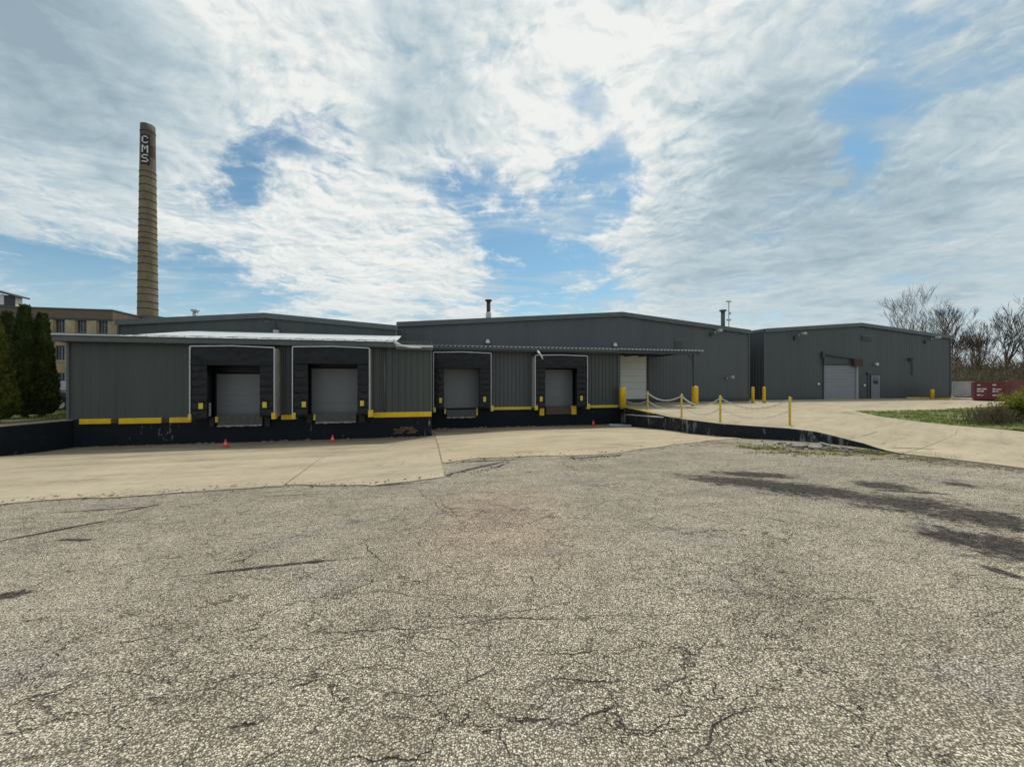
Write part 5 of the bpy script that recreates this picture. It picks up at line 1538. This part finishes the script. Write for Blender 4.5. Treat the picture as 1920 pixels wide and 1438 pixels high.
# ------------------------------------------------------------------ evergreens
def arborvitae(px, pbase_Y, ptop, rmax, label, mat, seed, n=5200):
    Y = pbase_Y; X = (px - CX) / FPX * Y; H = 1.6 + (HZ - ptop) / FPX * Y
    t_ = thing('arborvitae', label, 'tree', (X, Y, 0), 0, 'columnar evergreens by the retaining wall')
    rn_ = random.Random(seed)
    q = MB(); q.tube([(0, 0, 0), (0.02, 0, H * .5), (0, 0, H * .9)], [.11, .07, .02], 8); q.build('trunk', bark, t_)
    shape = lambda u: (min(1, (u + .04) / .12) ** .5) * (1 - .97 * max(0, (u - .12)) / .88) ** .78
    m_ = MB()
    core = [(rmax * .80 * shape(u), H * (.03 + .92 * u)) for u in [i / 18 for i in range(19)]]
    vs_core = MB(); vs_core.lathe(core, 18)
    for i, v in enumerate(vs_core.v):
        k = 1 + .12 * noise.noise((v[0] * 2 + seed, v[1] * 2, v[2] * 1.3)); vs_core.v[i] = (v[0] * k, v[1] * k, v[2])
    m_.add(vs_core.v, vs_core.f)
    for _ in range(n):
        u = rn_.random() ** 1.15; a = rn_.uniform(0, 6.283)
        z = H * (.03 + .95 * u)
        lump = 1 + .16 * noise.noise((math.cos(a) * 1.6 + seed * 3, math.sin(a) * 1.6, z * 1.5)) + .09 * noise.noise((math.cos(a) * 5, math.sin(a) * 5 + seed, z * 3.6))
        r_ = rmax * shape(u) * lump * rn_.uniform(.82, 1.10)
        o_ = Vector((math.cos(a), math.sin(a), 0)); tn = Vector((-math.sin(a), math.cos(a), 0))
        p = o_ * r_ + Vector((0, 0, z))
        up = (Vector((0, 0, 1)) * rn_.uniform(.55, 1.2) + o_ * rn_.uniform(.2, .8) + tn * rn_.uniform(-.45, .45)).normalized()
        L_ = rn_.uniform(.10, .27); w_ = L_ * rn_.uniform(.16, .34)
        sd_ = (tn * rn_.uniform(.5, 1) + o_ * rn_.uniform(-.6, .6)).normalized() * w_
        m_.add([p - sd_ * .4, p + up * L_ * .5 - sd_, p + up * L_, p + up * L_ * .5 + sd_], [(0, 3, 2, 1)])
    m_.build('crown', mat, t_)


arborvitae(-8, 15.4, 610, .50, 'yellow green evergreen closest to the retaining wall, cut by the picture edge', arbor_light, 1, 6000)
arborvitae(46, 17.2, 574, .54, 'tallest dark evergreen column behind the retaining wall', arbor_dark, 2, 7000)
arborvitae(79, 17.6, 589, .47, 'dark evergreen column next to the low dock building', arbor_dark, 3, 6500)
arborvitae(14, 19.2, 585, .62, 'dark evergreen column at the back of the clump', arbor_dark, 4)
# left lawn under the trees
q = MB(); q.add([(-60, -6, -.006), (-18.3, -6, -.006), (-18.3, 16.2, -.006), (-18.6, 40, -.006), (-60, 40, -.006)], [(0, 1, 2, 3, 4)]); q.build('lawn', soil, kind='structure')
m_ = MB()
for _ in range(1700):
    x, y = rg.uniform(-25.5, -18.4), rg.uniform(16.6, 23); blades(m_, x, y, -.004, .12, .012, 3)
m_.build('grass', grass_mat, kind='stuff')

# ------------------------------------------------------------------ bare trees and thicket on the right
def bare_tree(X, Y, H, seed, label, mat, spread=.55, lean=0.0, depth=6, group='bare trees beyond the yard', z0=0.0):
    rn_ = random.Random(seed)
    t_ = thing('bare_tree', label, 'tree', (X, Y, z0), 0, group)
    tr, cr = MB(), MB()

    def grow(p, d, L_, r_, k):
        pts = [p]; rr_ = [r_]; dd = d.copy(); nseg = 4 if k < 3 else 3
        for i in range(nseg):
            dd = (dd + Vector((rn_.gauss(0, .11), rn_.gauss(0, .11), rn_.gauss(.03, .06)))).normalized()
            pts.append(pts[-1] + dd * L_ / nseg); rr_.append(r_ * (1 - .42 * (i + 1) / nseg))
        (tr if k == 0 else cr).tube(pts, rr_, 7 if k == 0 else (5 if k < 3 else 3), cap=(k == 0))
        if k >= depth: return
        nb = 2 + (rn_.random() < .75) + (k == 0) + (k == 1)
        for j in range(nb):
            f = rn_.uniform(.55, 1.0) if j else 1.0
            idx = min(nseg, max(1, round(f * nseg))); bp = pts[idx]; br = rr_[idx]
            ang = rn_.uniform(.3, .8) * spread * 1.25; az = rn_.uniform(0, 6.283)
            ax = dd.cross(Vector((math.cos(az), math.sin(az), .3))).normalized()
            nd = Matrix.Rotation(ang, 3, ax) @ dd
            nd = (nd + Vector((0, 0, .22))).normalized()
            grow(bp, nd, L_ * rn_.uniform(.58, .86), max(.019, br * rn_.uniform(.6, .85)), k + 1)
    grow(Vector((0, 0, -.2)), Vector((lean, 0, 1)).normalized(), H * .30, H * .021, 0)
    tr.build('trunk', mat, t_, True); cr.build('crown', mat, t_)
    return t_


TR = [(1700, 72, 17.5, 31, 'broad bare tree rising over the ridge of the far warehouse', bark, .6, 0, 6),
      (1665, 78, 14.5, 32, 'smaller bare tree showing over the far warehouse roof, left of the broad one', bark, .6, 0, 5),
      (1752, 70, 15.5, 33, 'bare tree showing over the right slope of the far warehouse', bark, .6, .1, 6),
      (1806, 64, 11.8, 34, 'leaning bare tree beside the right corner of the far warehouse', bark_red, .55, -.25, 6),
      (1835, 62, 11.0, 35, 'reddish bare tree standing above the pale grey container', bark_red, .55, .1, 6),
      (1862, 66, 11.2, 36, 'bare tree above the middle of the dark maroon container', bark, .55, -.1, 6),
      (1889, 60, 13.3, 37, 'tallest dark bare tree near the right edge with an upright stem', bark, .5, .05, 6),
      (1912, 68, 11.0, 38, 'bare tree above the faded maroon container', bark_red, .6, -.05, 6),
      (1945, 62, 11.5, 39, 'bare tree cut off by the right edge of the view', bark, .55, -.1, 6),
      (1790, 82, 12.5, 40, 'pale distant bare tree just clear of the warehouse corner', bark, .6, 0, 6)]
for px, Y, H, sd_, lb, mt, spd, ln, dp in TR:
    bare_tree(mk(px, Y), Y, H, sd_, lb, mt, spd, ln, dp)


def thicket(name, px0, px1, Y0_, Y1_, h0, h1, n, mat, seed):
    rn_ = random.Random(seed); m_ = MB()
    for _ in range(n):
        Y = rn_.uniform(Y0_, Y1_); px = rn_.uniform(px0, px1); X = mk(px, Y)
        h = rn_.uniform(h0, h1) * (.75 + .5 * noise.noise((X * .15, Y * .1, seed)))
        z = rn_.random() ** .8 * h
        a = rn_.uniform(0, 6.28); L_ = rn_.uniform(.35, 1.1); w_ = rn_.uniform(.015, .05)
        d_ = Vector((math.cos(a) * .5, math.sin(a) * .5, rn_.uniform(.2, 1.2))).normalized() * L_
        sd2 = Vector((-math.sin(a), math.cos(a), 0)) * w_
        p = Vector((X, Y, z))
        m_.add([p - sd2, p + sd2, p + d_ + sd2 * .3, p + d_ - sd2 * .3], [(0, 1, 2, 3)])
    return m_.build(name, mat, kind='stuff')


thicket('undergrowth', 1775, 2020, 56, 76, 3.8, 8.2, 20000, thicket_mat, 51)
thicket('undergrowth', 1775, 2020, 50, 60, 2.0, 4.4, 9000, thicket_green, 52)
# far wooded rise that closes the view behind the trees
hb = MB(); nh = 60
rnh = random.Random(9)
for row, (Yh, zh_) in enumerate(((86, 3.6), (110, 5.5))):
    pass
hs = [(-260 + 620 * i / nh) for i in range(nh + 1)]
hv = []
for x in hs:
    e = 4.4 + 1.6 * noise.noise((x * .03, 1.0, 0)) + 1.0 * noise.noise((x * .11, 4.0, 0))
    hv += [(x, 104, -.1), (x, 112, e * .7), (x, 130, e + 1.2), (x, 170, -.2)]
hb.add(hv, [(i * 4 + k, (i + 1) * 4 + k, (i + 1) * 4 + k + 1, i * 4 + k + 1) for i in range(nh) for k in range(3)])
hb.build('hill', thicket_mat, None, True, 'structure')

# shrub at the right edge, with dry stalks beside it
def shrub(X, Y, w_, h_, label, mat, seed, n, leaf=.09):
    rn_ = random.Random(seed)
    t_ = thing('shrub', label, 'shrub', (X, Y, 0), 0, 'shrubs on the verge')
    sm_, lf = MB(), MB()
    for _ in range(46):
        a = rn_.uniform(0, 6.28); e = rn_.uniform(.15, 1.0)
        tip = Vector((math.cos(a) * w_ * e * rn_.uniform(.5, 1), math.sin(a) * w_ * e * rn_.uniform(.5, 1), h_ * rn_.uniform(.55, 1.05) * (1 - .35 * e)))
        mid_ = tip * .5 + Vector((0, 0, h_ * .14))
        sm_.tube([(0, 0, 0), mid_, tip], [.02, .012, .004], 4)
        for _k in range(n):
            f = rn_.uniform(.3, 1.05); p = mid_.lerp(tip, (f - .5) * 2) if f > .5 else Vector((0, 0, 0)).lerp(mid_, f * 2)
            p = p + Vector((rn_.gauss(0, .1), rn_.gauss(0, .1), rn_.gauss(0, .08)))
            if p.z < .02: continue
            d_ = Vector((rn_.gauss(0, 1), rn_.gauss(0, 1), rn_.gauss(.3, .8))).normalized(); s_ = d_.cross(Vector((rn_.gauss(0, 1), rn_.gauss(0, 1), 1))).normalized()
            L_ = leaf * rn_.uniform(.5, 1.2)
            lf.add([p, p + d_ * L_ * .5 + s_ * L_ * .28, p + d_ * L_, p + d_ * L_ * .5 - s_ * L_ * .28], [(0, 1, 2, 3)])
    sm_.build('stems', bark, t_); lf.build('leaves', mat, t_)


shrub(mk(1912, 15.4), 15.4, 1.0, 1.25, 'yellow green leafy shrub at the right edge of the grass', shrub_leaf, 61, 90)
shrub(mk(1945, 16.5), 16.5, 1.1, 1.5, 'dense shrub mostly beyond the right edge of the view', shrub_leaf, 62, 90)
shrub(mk(1868, 14.9), 14.9, .7, .7, 'low greyish shrub at the foot of the yellow green one', dry_mat, 63, 40, .07)
m_ = MB()
for _ in range(520):
    px = rg.gauss(1862, 28); Y = rg.uniform(14.2, 16.5); X = mk(px, Y); h = rg.uniform(.2, .6)
    a = rg.uniform(0, 6.28); m_.bar((X, Y, 0), (X + math.cos(a) * h * .4, Y + math.sin(a) * h * .4, h), .008, .008)
m_.build('dry_weeds', dry_mat, kind='stuff')
